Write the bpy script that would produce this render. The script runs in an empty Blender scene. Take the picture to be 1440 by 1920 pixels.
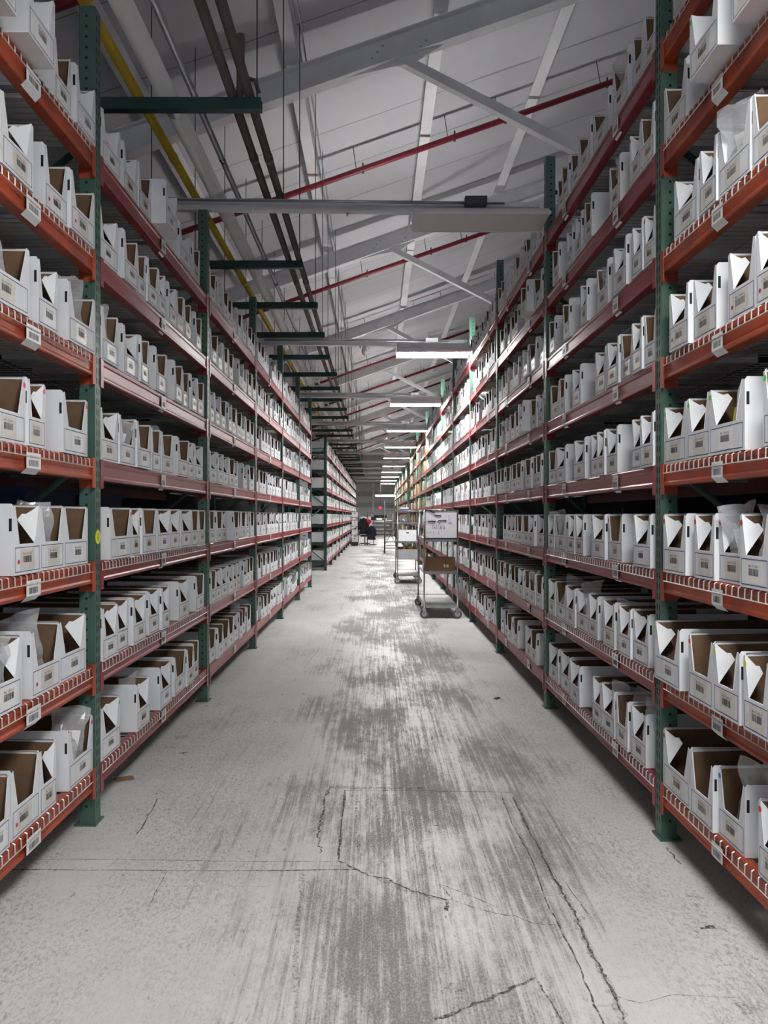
import bpy, bmesh, math, random
from mathutils import Vector, Matrix, noise
R = random.Random(7)
SC = bpy.context.scene
COL = SC.collection
# ------------------------------------------------------------------ camera
F = 1450.0           # focal length in pixels of a 1440 x 1920 picture
VX, VY = 706.0, 967.0
CH = 1.51            # eye height
cd = bpy.data.cameras.new('camera'); cam = bpy.data.objects.new('camera', cd); COL.objects.link(cam)
cd.sensor_fit = 'VERTICAL'; cd.sensor_height = 36.0; cd.sensor_width = 27.0
cd.lens = 36.0 * F / 1920.0
cd.shift_x = (720 - VX) / 1920.0
cd.shift_y = (VY - 960) / 1920.0
cd.clip_start = 0.05; cd.clip_end = 300
cam.location = (0, 0, CH); cam.rotation_euler = (math.pi / 2, 0, 0)
SC.camera = cam
# ------------------------------------------------------------------ light and exposure
w = bpy.data.worlds.new('world'); SC.world = w; w.use_nodes = True
w.node_tree.nodes['Background'].inputs[0].default_value = (0.80, 0.88, 1.0, 1)
w.node_tree.nodes['Background'].inputs[1].default_value = 0.14
LAMP = 50.0          # emission of the lit lamp diffusers
SC.view_settings.view_transform = 'Standard'; SC.view_settings.look = 'None'
SC.view_settings.exposure = 1.34; SC.view_settings.gamma = 1.0
SC.view_settings.use_curve_mapping = False
SC.cycles.use_denoising = True
SC.cycles.max_bounces = 8; SC.cycles.diffuse_bounces = 5; SC.cycles.transparent_max_bounces = 16
SC.cycles.caustics_reflective = False; SC.cycles.caustics_refractive = False
SC.cycles.sample_clamp_indirect = 4.0

# ------------------------------------------------------------------ materials
def mat(name, col, rough=0.6, metal=0.0, var=0.0, vscale=6.0, col2=None, bump=0.0, bscale=40.0, coat=0.0):
    m = bpy.data.materials.new(name); m.use_nodes = True
    nt = m.node_tree; b = nt.nodes['Principled BSDF']
    b.inputs['Base Color'].default_value = (*col, 1); b.inputs['Roughness'].default_value = rough
    b.inputs['Metallic'].default_value = metal
    if coat: b.inputs['Coat Weight'].default_value = coat
    if var or bump:
        g = nt.nodes.new('ShaderNodeNewGeometry')
    if var:
        n = nt.nodes.new('ShaderNodeTexNoise'); n.inputs['Scale'].default_value = vscale; n.inputs['Detail'].default_value = 4
        nt.links.new(g.outputs['Position'], n.inputs['Vector'])
        r = nt.nodes.new('ShaderNodeValToRGB')
        c2 = col2 or tuple(c * (1 - var) for c in col)
        r.color_ramp.elements[0].position = 0.35; r.color_ramp.elements[1].position = 0.65
        r.color_ramp.elements[0].color = (*c2, 1); r.color_ramp.elements[1].color = (*col, 1)
        nt.links.new(n.outputs['Fac'], r.inputs['Fac']); nt.links.new(r.outputs['Color'], b.inputs['Base Color'])
    if bump:
        n2 = nt.nodes.new('ShaderNodeTexNoise'); n2.inputs['Scale'].default_value = bscale
        nt.links.new(g.outputs['Position'], n2.inputs['Vector'])
        bp = nt.nodes.new('ShaderNodeBump'); bp.inputs['Strength'].default_value = bump; bp.inputs['Distance'].default_value = 0.01
        nt.links.new(n2.outputs['Fac'], bp.inputs['Height']); nt.links.new(bp.outputs['Normal'], b.inputs['Normal'])
    return m

def emis(name, col, s):
    m = bpy.data.materials.new(name); m.use_nodes = True
    b = m.node_tree.nodes['Principled BSDF']
    b.inputs['Base Color'].default_value = (0.9, 0.9, 0.9, 1)
    b.inputs['Emission Color'].default_value = (*col, 1); b.inputs['Emission Strength'].default_value = s
    return m

M = {}
M['white_card'] = mat('white_card', (0.80, 0.83, 0.86), 0.7, var=0.07, vscale=9)
M['brown_card'] = mat('brown_card', (0.185, 0.11, 0.062), 0.85, var=0.18, vscale=14)
M['carton'] = mat('carton', (0.25, 0.145, 0.075), 0.85, var=0.2, vscale=5)
M['carton_pale'] = mat('carton_pale', (0.60, 0.40, 0.18), 0.85, var=0.15, vscale=5)
M['carton_orange'] = mat('carton_orange', (0.62, 0.30, 0.08), 0.8, var=0.2, vscale=5)
M['ink'] = mat('ink', (0.02, 0.02, 0.03), 0.6)
M['navy_line'] = mat('navy_line', (0.03, 0.055, 0.16), 0.6)
M['hole'] = mat('hole', (0.012, 0.012, 0.014), 0.9)
M['tape'] = mat('tape', (0.74, 0.72, 0.66), 0.35, var=0.12, vscale=25)
M['label_white'] = mat('label_white', (0.85, 0.86, 0.86), 0.4)
M['green_paint'] = mat('green_paint', (0.070, 0.145, 0.115), 0.42, var=0.25, vscale=5)
M['dark_green'] = mat('dark_green', (0.012, 0.05, 0.045), 0.45, var=0.2, vscale=5)
M['red_paint'] = mat('red_paint', (0.29, 0.028, 0.036), 0.36, var=0.22, vscale=4)
M['orange_paint'] = mat('orange_paint', (0.46, 0.075, 0.024), 0.45, var=0.3, vscale=5, col2=(0.28, 0.05, 0.028))
M['wire'] = mat('wire', (0.74, 0.73, 0.70), 0.4, 0.35, var=0.3, vscale=5)
M['shade_backing'] = mat('shade_backing', (0.012, 0.016, 0.028), 0.8, var=0.4, vscale=2)  # near-black colour standing in for the unlit depth behind the racks
M['roof'] = mat('roof', (0.64, 0.635, 0.67), 0.8, var=0.10, vscale=0.8)
M['roof_seam'] = mat('roof_seam', (0.30, 0.30, 0.31), 0.8)
M['white_steel'] = mat('white_steel', (0.86, 0.86, 0.88), 0.55, var=0.12, vscale=2)
M['pipe_red'] = mat('pipe_red', (0.24, 0.018, 0.035), 0.45, var=0.2, vscale=3)
M['pipe_yellow'] = mat('pipe_yellow', (0.58, 0.40, 0.03), 0.45, var=0.25, vscale=3)
M['pipe_white'] = mat('pipe_white', (0.86, 0.86, 0.85), 0.55, var=0.1, vscale=3)
M['pipe_brown'] = mat('pipe_brown', (0.13, 0.10, 0.098), 0.6, var=0.3, vscale=4)
M['galv'] = mat('galv', (0.50, 0.52, 0.55), 0.35, 0.7, var=0.25, vscale=6)
M['steel'] = mat('steel', (0.36, 0.37, 0.38), 0.25, 0.9, var=0.15, vscale=8)
M['steel_panel'] = mat('steel_panel', (0.50, 0.51, 0.52), 0.45, 0.6, var=0.1, vscale=6)
M['black'] = mat('black', (0.014, 0.014, 0.016), 0.6)
M['rubber'] = mat('rubber', (0.13, 0.13, 0.135), 0.7)
M['grey_dark'] = mat('grey_dark', (0.06, 0.06, 0.066), 0.6)
M['wall'] = mat('wall', (0.74, 0.75, 0.76), 0.7, var=0.15, vscale=1.0)
M['wall_band'] = mat('wall_band', (0.48, 0.49, 0.50), 0.7)
M['lens_off'] = mat('lens_off', (0.70, 0.69, 0.67), 0.5)
M['lens_on'] = emis('lens_on', (1.0, 0.985, 0.96), LAMP)
M['roof_fill_glow'] = emis('roof_fill_glow', (1.0, 0.985, 0.96), 60.0)  # added upward glow that brightens the roof
M['board'] = mat('board', (0.74, 0.74, 0.78), 0.25)
M['purple_ink'] = mat('purple_ink', (0.16, 0.12, 0.34), 0.6)
M['sticker_red'] = mat('sticker_red', (0.85, 0.07, 0.06), 0.5)
M['sticker_pink'] = mat('sticker_pink', (0.90, 0.10, 0.28), 0.5)
M['sticker_green'] = mat('sticker_green', (0.10, 0.72, 0.12), 0.5)
M['sticker_yellow'] = mat('sticker_yellow', (0.80, 0.85, 0.05), 0.5)
M['sticker_blue'] = mat('sticker_blue', (0.02, 0.16, 0.55), 0.5)
M['sticker_magenta'] = mat('sticker_magenta', (0.60, 0.015, 0.10), 0.5)
M['yellow_bag'] = mat('yellow_bag', (0.75, 0.60, 0.08), 0.4, var=0.15, vscale=30)
M['navy_cloth'] = mat('navy_cloth', (0.009, 0.011, 0.024), 0.9, bump=0.4, bscale=20)
M['black_cloth'] = mat('black_cloth', (0.012, 0.012, 0.014), 0.9, bump=0.4, bscale=20)
M['red_cloth'] = mat('red_cloth', (0.42, 0.012, 0.03), 0.9, bump=0.4, bscale=20)
M['sign_red'] = mat('sign_red', (0.72, 0.03, 0.10), 0.5)
M['purple_cover'] = mat('purple_cover', (0.10, 0.08, 0.28), 0.5)
M['paper'] = mat('paper', (0.84, 0.84, 0.84), 0.8)
M['folder_green'] = mat('folder_green', (0.16, 0.36, 0.20), 0.8)

def plastic():
    m = bpy.data.materials.new('clear_plastic'); m.use_nodes = True
    nt = m.node_tree; nt.nodes.remove(nt.nodes['Principled BSDF'])
    out = nt.nodes['Material Output']
    tr = nt.nodes.new('ShaderNodeBsdfTransparent'); tr.inputs[0].default_value = (0.93, 0.94, 0.95, 1)
    gl = nt.nodes.new('ShaderNodeBsdfGlossy'); gl.inputs['Roughness'].default_value = 0.14
    df = nt.nodes.new('ShaderNodeBsdfDiffuse'); df.inputs[0].default_value = (0.8, 0.82, 0.84, 1)
    fr = nt.nodes.new('ShaderNodeLayerWeight'); fr.inputs['Blend'].default_value = 0.35
    m1 = nt.nodes.new('ShaderNodeMixShader'); m2 = nt.nodes.new('ShaderNodeMixShader')
    ma = nt.nodes.new('ShaderNodeMath'); ma.operation = 'MULTIPLY_ADD'; ma.inputs[1].default_value = 0.14; ma.inputs[2].default_value = 0.10
    nt.links.new(fr.outputs['Facing'], ma.inputs[0])
    m1.inputs[0].default_value = 0.30
    nt.links.new(tr.outputs[0], m1.inputs[1]); nt.links.new(df.outputs[0], m1.inputs[2])
    nt.links.new(ma.outputs[0], m2.inputs[0]); nt.links.new(m1.outputs[0], m2.inputs[1]); nt.links.new(gl.outputs[0], m2.inputs[2])
    nt.links.new(m2.outputs[0], out.inputs['Surface'])
    return m
M['clear_plastic'] = plastic()

def floor_material():
    m = bpy.data.materials.new('worn_concrete'); m.use_nodes = True
    nt = m.node_tree; b = nt.nodes['Principled BSDF']; L = nt.links.new
    geo = nt.nodes.new('ShaderNodeNewGeometry')
    def mapping(sc, rot=0.0):
        mp = nt.nodes.new('ShaderNodeMapping'); mp.inputs['Scale'].default_value = sc; mp.inputs['Rotation'].default_value = (0, 0, rot)
        L(geo.outputs['Position'], mp.inputs['Vector']); return mp.outputs['Vector']
    def nz(vec, scale, detail=6, rough=0.6, dist=0.0):
        n = nt.nodes.new('ShaderNodeTexNoise'); n.inputs['Scale'].default_value = scale; n.inputs['Detail'].default_value = detail
        n.inputs['Roughness'].default_value = rough; n.inputs['Distortion'].default_value = dist
        L(vec, n.inputs['Vector']); return n.outputs['Fac']
    def mr(v, a, bb, c, d):
        n = nt.nodes.new('ShaderNodeMapRange'); n.inputs[1].default_value = a; n.inputs[2].default_value = bb
        n.inputs[3].default_value = c; n.inputs[4].default_value = d; n.interpolation_type = 'SMOOTHSTEP'; L(v, n.inputs[0]); return n.outputs[0]
    def mth(op, a, bb):
        n = nt.nodes.new('ShaderNodeMath'); n.operation = op
        for i, v in enumerate((a, bb)):
            if isinstance(v, (int, float)): n.inputs[i].default_value = v
            else: L(v, n.inputs[i])
        return n.outputs[0]
    sep = nt.nodes.new('ShaderNodeSeparateXYZ'); L(geo.outputs['Position'], sep.inputs[0])
    # where the wheels run: a wide band right of the aisle's middle
    lane = mth('MULTIPLY', mr(sep.outputs[0], -1.0, -0.1, 0, 1), mr(sep.outputs[0], 0.60, 1.25, 1, 0))
    blotch = nz(mapping((1.1, 0.5, 1)), 1.3, 5, 0.6)
    streak = nz(mapping((34, 0.75, 1)), 1.0, 7, 0.72, 0.15)
    streak2 = nz(mapping((110, 2.4, 1), 0.03), 1.0, 5, 0.75)
    fine = nz(mapping((120, 80, 1)), 1.0, 6, 0.75)
    peel = nz(mapping((24, 9, 1), 0.1), 1.0, 10, 0.82, 0.4)
    # amount of wear
    amt = mth('ADD', mth('MULTIPLY', lane, 0.13), mth('MULTIPLY', mth('SUBTRACT', blotch, 0.5), 0.55))
    s = mth('ADD', mth('ADD', mth('MULTIPLY', streak, 0.42), mth('MULTIPLY', streak2, 0.18)), mth('ADD', mth('MULTIPLY', peel, 0.28), mth('MULTIPLY', fine, 0.12)))
    wear = mr(mth('ADD', s, amt), 0.53, 0.68, 0, 1)
    fineworn = mr(mth('ADD', fine, mth('MULTIPLY', amt, 0.9)), 0.56, 0.70, 0, 1)
    wear = mth('MULTIPLY', wear, mth('ADD', 0.72, mth('MULTIPLY', fineworn, 0.28)))
    specks = mr(nz(mapping((22, 9, 1), 0.5), 1.0, 5, 0.62), 0.635, 0.69, 0, 0.7)
    scr = mr(nz(mapping((9, 34, 1), 0.25), 1.0, 6, 0.7, 1.2), 0.62, 0.70, 0, 0.5)
    flake = mth('MULTIPLY', mr(nz(mapping((75, 40, 1), 0.2), 1.0, 8, 0.8, 0.8), 0.47, 0.60, 0, 0.72), mr(blotch, 0.34, 0.60, 0.22, 0.95))
    scr = mth('MAXIMUM', scr, flake)
    tot = mth('MAXIMUM', mth('MAXIMUM', wear, specks), scr)
    mx = nt.nodes.new('ShaderNodeMix'); mx.data_type = 'RGBA'
    mx2 = nt.nodes.new('ShaderNodeMix'); mx2.data_type = 'RGBA'
    mx2.inputs[6].default_value = (0.555, 0.56, 0.55, 1); mx2.inputs[7].default_value = (0.64, 0.645, 0.635, 1)
    L(mr(nz(mapping((0.9, 0.9, 1)), 1.0, 6, 0.6), 0.35, 0.65, 0, 1), mx2.inputs[0])
    mx.inputs[7].default_value = (0.125, 0.125, 0.125, 1)
    L(mth('MULTIPLY', tot, 0.86), mx.inputs[0]); L(mx2.outputs[2], mx.inputs[6]); L(mx.outputs[2], b.inputs['Base Color'])
    L(mr(tot, 0, 1, 0.42, 0.7), b.inputs['Roughness'])
    bp = nt.nodes.new('ShaderNodeBump'); bp.inputs['Strength'].default_value = 0.15; bp.inputs['Distance'].default_value = 0.004
    L(mth('SUBTRACT', peel, mth('MULTIPLY', tot, 0.6)), bp.inputs['Height']); L(bp.outputs['Normal'], b.inputs['Normal'])
    return m
M['floor'] = floor_material()

def crack_material(name, scale, lo, hi, col):
    m = bpy.data.materials.new(name); m.use_nodes = True
    nt = m.node_tree; b = nt.nodes['Principled BSDF']; L = nt.links.new
    b.inputs['Base Color'].default_value = (*col, 1); b.inputs['Roughness'].default_value = 0.8
    geo = nt.nodes.new('ShaderNodeNewGeometry')
    n = nt.nodes.new('ShaderNodeTexNoise'); n.inputs['Scale'].default_value = scale; n.inputs['Detail'].default_value = 6; n.inputs['Roughness'].default_value = 0.75
    L(geo.outputs['Position'], n.inputs['Vector'])
    r = nt.nodes.new('ShaderNodeMapRange'); r.inputs[1].default_value = lo; r.inputs[2].default_value = hi
    L(n.outputs['Fac'], r.inputs[0]); L(r.outputs[0], b.inputs['Alpha'])
    return m
M['crack'] = crack_material('crack', 60, 0.36, 0.60, (0.07, 0.07, 0.07))
M['scuff_shade'] = crack_material('scuff_shade', 70, 0.44, 0.80, (0.15, 0.15, 0.15))  # drag marks, and the painted shadow line by the left rack

# ------------------------------------------------------------------ mesh helpers
class MB:
    def __init__(s): s.v = []; s.f = []; s.m = []; s.mats = []; s.sm = []
    def mi(s, m):
        if m not in s.mats: s.mats.append(m)
        return s.mats.index(m)
    def face(s, pts, m, smooth=False):
        i = len(s.v); s.v += [tuple(p) for p in pts]; s.f.append(tuple(range(i, i + len(pts)))); s.m.append(s.mi(m)); s.sm.append(smooth)
    def box(s, a, b, m, T=None):
        x0, y0, z0 = a; x1, y1, z1 = b
        p = [(x0, y0, z0), (x1, y0, z0), (x1, y1, z0), (x0, y1, z0), (x0, y0, z1), (x1, y0, z1), (x1, y1, z1), (x0, y1, z1)]
        if T: p = [tuple(T @ Vector(q)) for q in p]
        i = len(s.v); s.v += p; k = s.mi(m)
        for f in ((0, 3, 2, 1), (4, 5, 6, 7), (0, 1, 5, 4), (1, 2, 6, 5), (2, 3, 7, 6), (3, 0, 4, 7)):
            s.f.append(tuple(i + q for q in f)); s.m.append(k); s.sm.append(False)
    def prism(s, prof, axis, a, b, m, cap=True):
        # prof: 2-D outline; axis 'x','y','z' = sweep direction from a to b
        def P(u, v, t): return {'x': (t, u, v), 'y': (u, t, v), 'z': (u, v, t)}[axis]
        n = len(prof); i = len(s.v); k = s.mi(m)
        s.v += [P(u, v, a) for u, v in prof] + [P(u, v, b) for u, v in prof]
        for j in range(n):
            q = (j + 1) % n; s.f.append((i + j, i + q, i + n + q, i + n + j)); s.m.append(k); s.sm.append(False)
        if cap:
            s.f.append(tuple(i + j for j in range(n))); s.f.append(tuple(i + n + j for j in reversed(range(n)))); s.m += [k, k]; s.sm += [False, False]
    def tube(s, pts, r, m, n=8, cap=True, smooth=True):
        pts = [Vector(p) for p in pts]; k = s.mi(m); rings = []
        d0 = (pts[1] - pts[0]).normalized()
        up = Vector((0, 0, 1)) if abs(d0.z) < 0.9 else Vector((1, 0, 0))
        for j, p in enumerate(pts):
            if j == 0: d = pts[1] - pts[0]
            elif j == len(pts) - 1: d = pts[-1] - pts[-2]
            else: d = (pts[j + 1] - p).normalized() + (p - pts[j - 1]).normalized()
            d.normalize()
            sx = d.cross(up)
            if sx.length < 1e-4: sx = d.cross(Vector((0, 1, 0.1)))
            sx.normalize(); sy = sx.cross(d)
            rr = r[j] if isinstance(r, (list, tuple)) else r
            i = len(s.v)
            s.v += [tuple(p + (sx * math.cos(2 * math.pi * t / n) + sy * math.sin(2 * math.pi * t / n)) * rr) for t in range(n)]
            rings.append(i)
        for a, b in zip(rings, rings[1:]):
            for t in range(n):
                q = (t + 1) % n; s.f.append((a + t, a + q, b + q, b + t)); s.m.append(k); s.sm.append(smooth)
        if cap:
            s.f.append(tuple(rings[0] + t for t in reversed(range(n)))); s.f.append(tuple(rings[-1] + t for t in range(n))); s.m += [k, k]; s.sm += [False, False]
    def disc(s, c, nrm, r, m, n=10, sx=1.0):
        c = Vector(c); nrm = Vector(nrm).normalized()
        a = nrm.cross(Vector((0, 0, 1)))
        if a.length < 1e-3: a = Vector((1, 0, 0))
        a.normalize(); b = nrm.cross(a)
        s.face([c + (a * math.cos(2 * math.pi * t / n) * sx + b * math.sin(2 * math.pi * t / n)) * r for t in range(n)], m)
    def mesh(s, name):
        me = bpy.data.meshes.new(name); me.from_pydata(s.v, [], s.f)
        for m in s.mats: me.materials.append(m)
        me.polygons.foreach_set('material_index', s.m); me.polygons.foreach_set('use_smooth', s.sm)
        me.update(); return me
    def build(s, name, parent=None, loc=None):
        return ob(name, s.mesh(name), parent, loc)

def ob(name, me, parent=None, loc=None, rz=0):
    o = bpy.data.objects.new(name, me); COL.objects.link(o)
    if loc is not None: o.location = loc
    if rz: o.rotation_euler = (0, 0, rz)
    if parent is not None: o.parent = parent
    return o
def tag(o, label, cat, group=None, kind=None):
    o['label'] = label; o['category'] = cat
    if group: o['group'] = group
    if kind: o['kind'] = kind
    return o
def struct(o): o['kind'] = 'structure'; return o
def empty(name, loc, rz=0):
    o = bpy.data.objects.new(name, None); COL.objects.link(o); o.location = loc; o.rotation_euler = (0, 0, rz); o.empty_display_size = 0.1
    return o
ORD = ['first', 'second', 'third', 'fourth', 'fifth', 'sixth', 'seventh', 'eighth', 'ninth', 'tenth', 'eleventh', 'twelfth', 'thirteenth', 'fourteenth', 'fifteenth', 'sixteenth']

AL, AR = 1.375, 1.357          # aisle half widths
LB = 2.51                      # bay length, post to post
YL, YR = 3.776, 3.685          # near faces of the first posts in view
ZR = -0.035                    # the floor falls a little to the right
def fz(x): return ZR * min(max((x + 1.3) / 2.6, 0), 1)
def floor_pt(px, py):
    z = 0.0
    for _ in range(6):
        y = F * (CH - z) / (py - VY); x = (px - VX) / F * y; z = fz(x)
    return x, y

# ------------------------------------------------------------------ glyphs for printed text
GL = {}
def glyph(ch):
    if ch not in GL:
        cu = bpy.data.curves.new('glyph', 'FONT'); cu.body = ch; cu.size = 1.0; cu.resolution_u = 1
        o = bpy.data.objects.new('glyph', cu); COL.objects.link(o)
        bpy.context.view_layer.update()
        dg = bpy.context.evaluated_depsgraph_get()
        me = bpy.data.meshes.new_from_object(o.evaluated_get(dg))
        vs = [tuple(v.co) for v in me.vertices]; fs = [tuple(p.vertices) for p in me.polygons]
        wid = (max(v[0] for v in vs) if vs else 0.25) + 0.07
        GL[ch] = (vs, fs, wid)
        bpy.data.objects.remove(o); bpy.data.curves.remove(cu); bpy.data.meshes.remove(me)
    return GL[ch]
def text(mb, s, width, height, P, m):
    """P(u, v) maps text plane to 3-D; text fills width, letters height tall, origin lower left"""
    tot = sum(glyph(c)[2] if c != ' ' else 0.3 for c in s); k = width / tot; x = 0.0; kk = height / 0.72
    mi = mb.mi(m)
    for c in s:
        if c == ' ': x += 0.3; continue
        vs, fs, wd = glyph(c); i = len(mb.v)
        mb.v += [tuple(P((x + a) * k, b * kk)) for a, b, _ in vs]
        for f in fs: mb.f.append(tuple(i + q for q in f)); mb.m.append(mi); mb.sm.append(False)
        x += wd
def barcode(mb, width, height, P, m, rnd):
    x = 0.0
    while x < width:
        bw = rnd.choice((0.0011, 0.0017, 0.0030)) ; g = rnd.choice((0.0012, 0.0016, 0.0026))
        if x + bw > width: break
        mb.face([P(x, 0), P(x + bw, 0), P(x + bw, height), P(x, height)], m); x += bw + g

# ------------------------------------------------------------------ floor, roof, walls
def build_floor():
    b = MB()
    xs = [-12, -1.3, -0.65, 0, 0.65, 1.3, 12]; ys = [-6, 2, 10, 30, 66]
    for i in range(len(xs) - 1):
        for j in range(len(ys) - 1):
            b.face([(xs[i], ys[j], fz(xs[i])), (xs[i + 1], ys[j], fz(xs[i + 1])), (xs[i + 1], ys[j + 1], fz(xs[i + 1])), (xs[i], ys[j + 1], fz(xs[i]))], M['floor'])
    # joints, cracks and drag marks worn into the slab, plus one painted shadow line
    def strip(pts, wd, m, jit=0.004, n=6, h=0.0012):
        P = [floor_pt(*p) for p in pts]; Q = []
        for (a, c), (d, e) in zip(P, P[1:]):
            for t in range(n): Q.append((a + (d - a) * t / n, c + (e - c) * t / n))
        Q.append(P[-1])
        Q = [(x + R.uniform(-jit, jit), y + R.uniform(-jit, jit)) for x, y in Q]
        prev = None
        for i, (x, y) in enumerate(Q):
            x2, y2 = Q[min(i + 1, len(Q) - 1)]; x1, y1 = Q[max(i - 1, 0)]
            dx, dy = x2 - x1, y2 - y1; l = math.hypot(dx, dy) or 1; nx, ny = -dy / l, dx / l
            ww = wd * R.uniform(0.35, 1.1) * 0.45
            pr = ((x + nx * ww, y + ny * ww, fz(x) + h), (x - nx * ww, y - ny * ww, fz(x) + h))
            if prev: b.face([prev[0], prev[1], pr[1], pr[0]], m)
            prev = pr
    ck, sf = M['crack'], M['scuff_shade']
    strip([(20, 1612), (220, 1612), (500, 1616), (635, 1616)], 0.006, ck, 0.002)
    strip([(-40, 1631), (150, 1631.5), (420, 1633), (667, 1631)], 0.011, ck, 0.002)
    strip([(646, 1482), (639, 1576), (635, 1614), (668, 1630), (691, 1642), (729, 1649), (757, 1665), (795, 1677), (833, 1687)], 0.014, ck, 0.004)
    strip([(642, 1490), (636, 1600)], 0.03, sf, 0.004)
    strip([(700, 1645), (760, 1670), (840, 1690)], 0.035, sf, 0.006)
    strip([(833, 1687), (851, 1689), (882, 1700), (930, 1713), (967, 1718), (1005, 1733), (1050, 1735)], 0.007, ck, 0.004)
    strip([(839, 1690), (836, 1708)], 0.02, ck, 0.004)
    strip([(646, 1482), (800, 1483), (958, 1486)], 0.008, ck, 0.003)
    strip([(620, 1477), (800, 1478)], 0.05, sf, 0.006)
    strip([(670, 1491), (800, 1493), (941, 1496)], 0.006, sf, 0.003)
    strip([(616, 1477), (607, 1510), (601, 1541), (597, 1566), (601, 1599)], 0.014, ck, 0.010, 10)
    strip([(670, 1491), (668, 1559), (674, 1614)], 0.03, sf, 0.006)
    strip([(962, 1495), (994, 1559), (1024, 1619), (1050, 1667), (1076, 1709), (1095, 1757), (1125, 1817), (1147, 1859), (1177, 1925)], 0.014, ck, 0.005)
    strip([(1024, 1619), (1076, 1709), (1095, 1757), (1147, 1859), (1170, 1925)], 0.04, sf, 0.008)
    strip([(941, 1497), (960, 1544), (994, 1604), (1024, 1690), (1050, 1739), (1080, 1799), (1099, 1847), (1132, 1925)], 0.009, ck, 0.004)
    strip([(569, 1635), (559, 1732), (552, 1860)], 0.028, sf, 0.005)
    strip([(1005, 1835), (937, 1864), (868, 1894), (812, 1913)], 0.018, ck, 0.006)
    strip([(823, 1658), (875, 1677), (927, 1699)], 0.005, ck, 0.002)
    strip([(823, 1658), (840, 1676), (851, 1690)], 0.006, ck, 0.003)
    strip([(296, 1497), (286, 1516), (264, 1555), (256, 1565)], 0.010, ck, 0.003)
    strip([(150, 1662), (500, 1663)], 0.003, sf, 0.002)
    strip([(313, 1634), (279, 1700)], 0.005, ck, 0.003)
    strip([(1057, 1529), (1084, 1544), (1089, 1559), (1085, 1572), (1072, 1585)], 0.007, sf, 0.002)
    strip([(990, 1427), (1030, 1490), (1069, 1551), (1100, 1600)], 0.006, sf, 0.003)
    strip([(1008, 1842), (1040, 1890), (1060, 1925)], 0.010, ck, 0.004)
    strip([(1060, 1655), (1102, 1714)], 0.006, ck, 0.003)
    strip([(1150, 1868), (1200, 1882), (1260, 1866), (1380, 1870)], 0.004, ck, 0.003)
    strip([(1180, 1690), (1275, 1715)], 0.008, sf, 0.004)
    strip([(600, 1215), (560, 1266)], 0.02, sf, 0.004)
    strip([(1250, 1590), (1275, 1620)], 0.012, ck, 0.006)
    strip([(20, 1625), (90, 1560), (160, 1510), (260, 1418)], 0.02, sf, 0.003)  # joint and shadow along the left rack's foot, painted dark
    for cx, cy, r in ((337, 1383, 0.05), (322, 1402, 0.03), (345, 1412, 0.02), (1310, 1682, 0.03), (1330, 1740, 0.02), (1400, 1890, 0.03), (985, 1503, 0.022), (845, 1855, 0.03), (933, 1310, 0.02), (820, 1548, 0.012)):
        x, y = floor_pt(cx, cy)
        pts = []
        for t in range(14):
            rr = r * R.uniform(0.3, 1.25); pts.append((x + math.cos(t * 0.4488) * rr * 1.5, y + math.sin(t * 0.4488) * rr, fz(x) + 0.0014))
        b.face(pts, sf if r > 0.02 else ck)
    struct(b.build('floor'))
build_floor()

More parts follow.
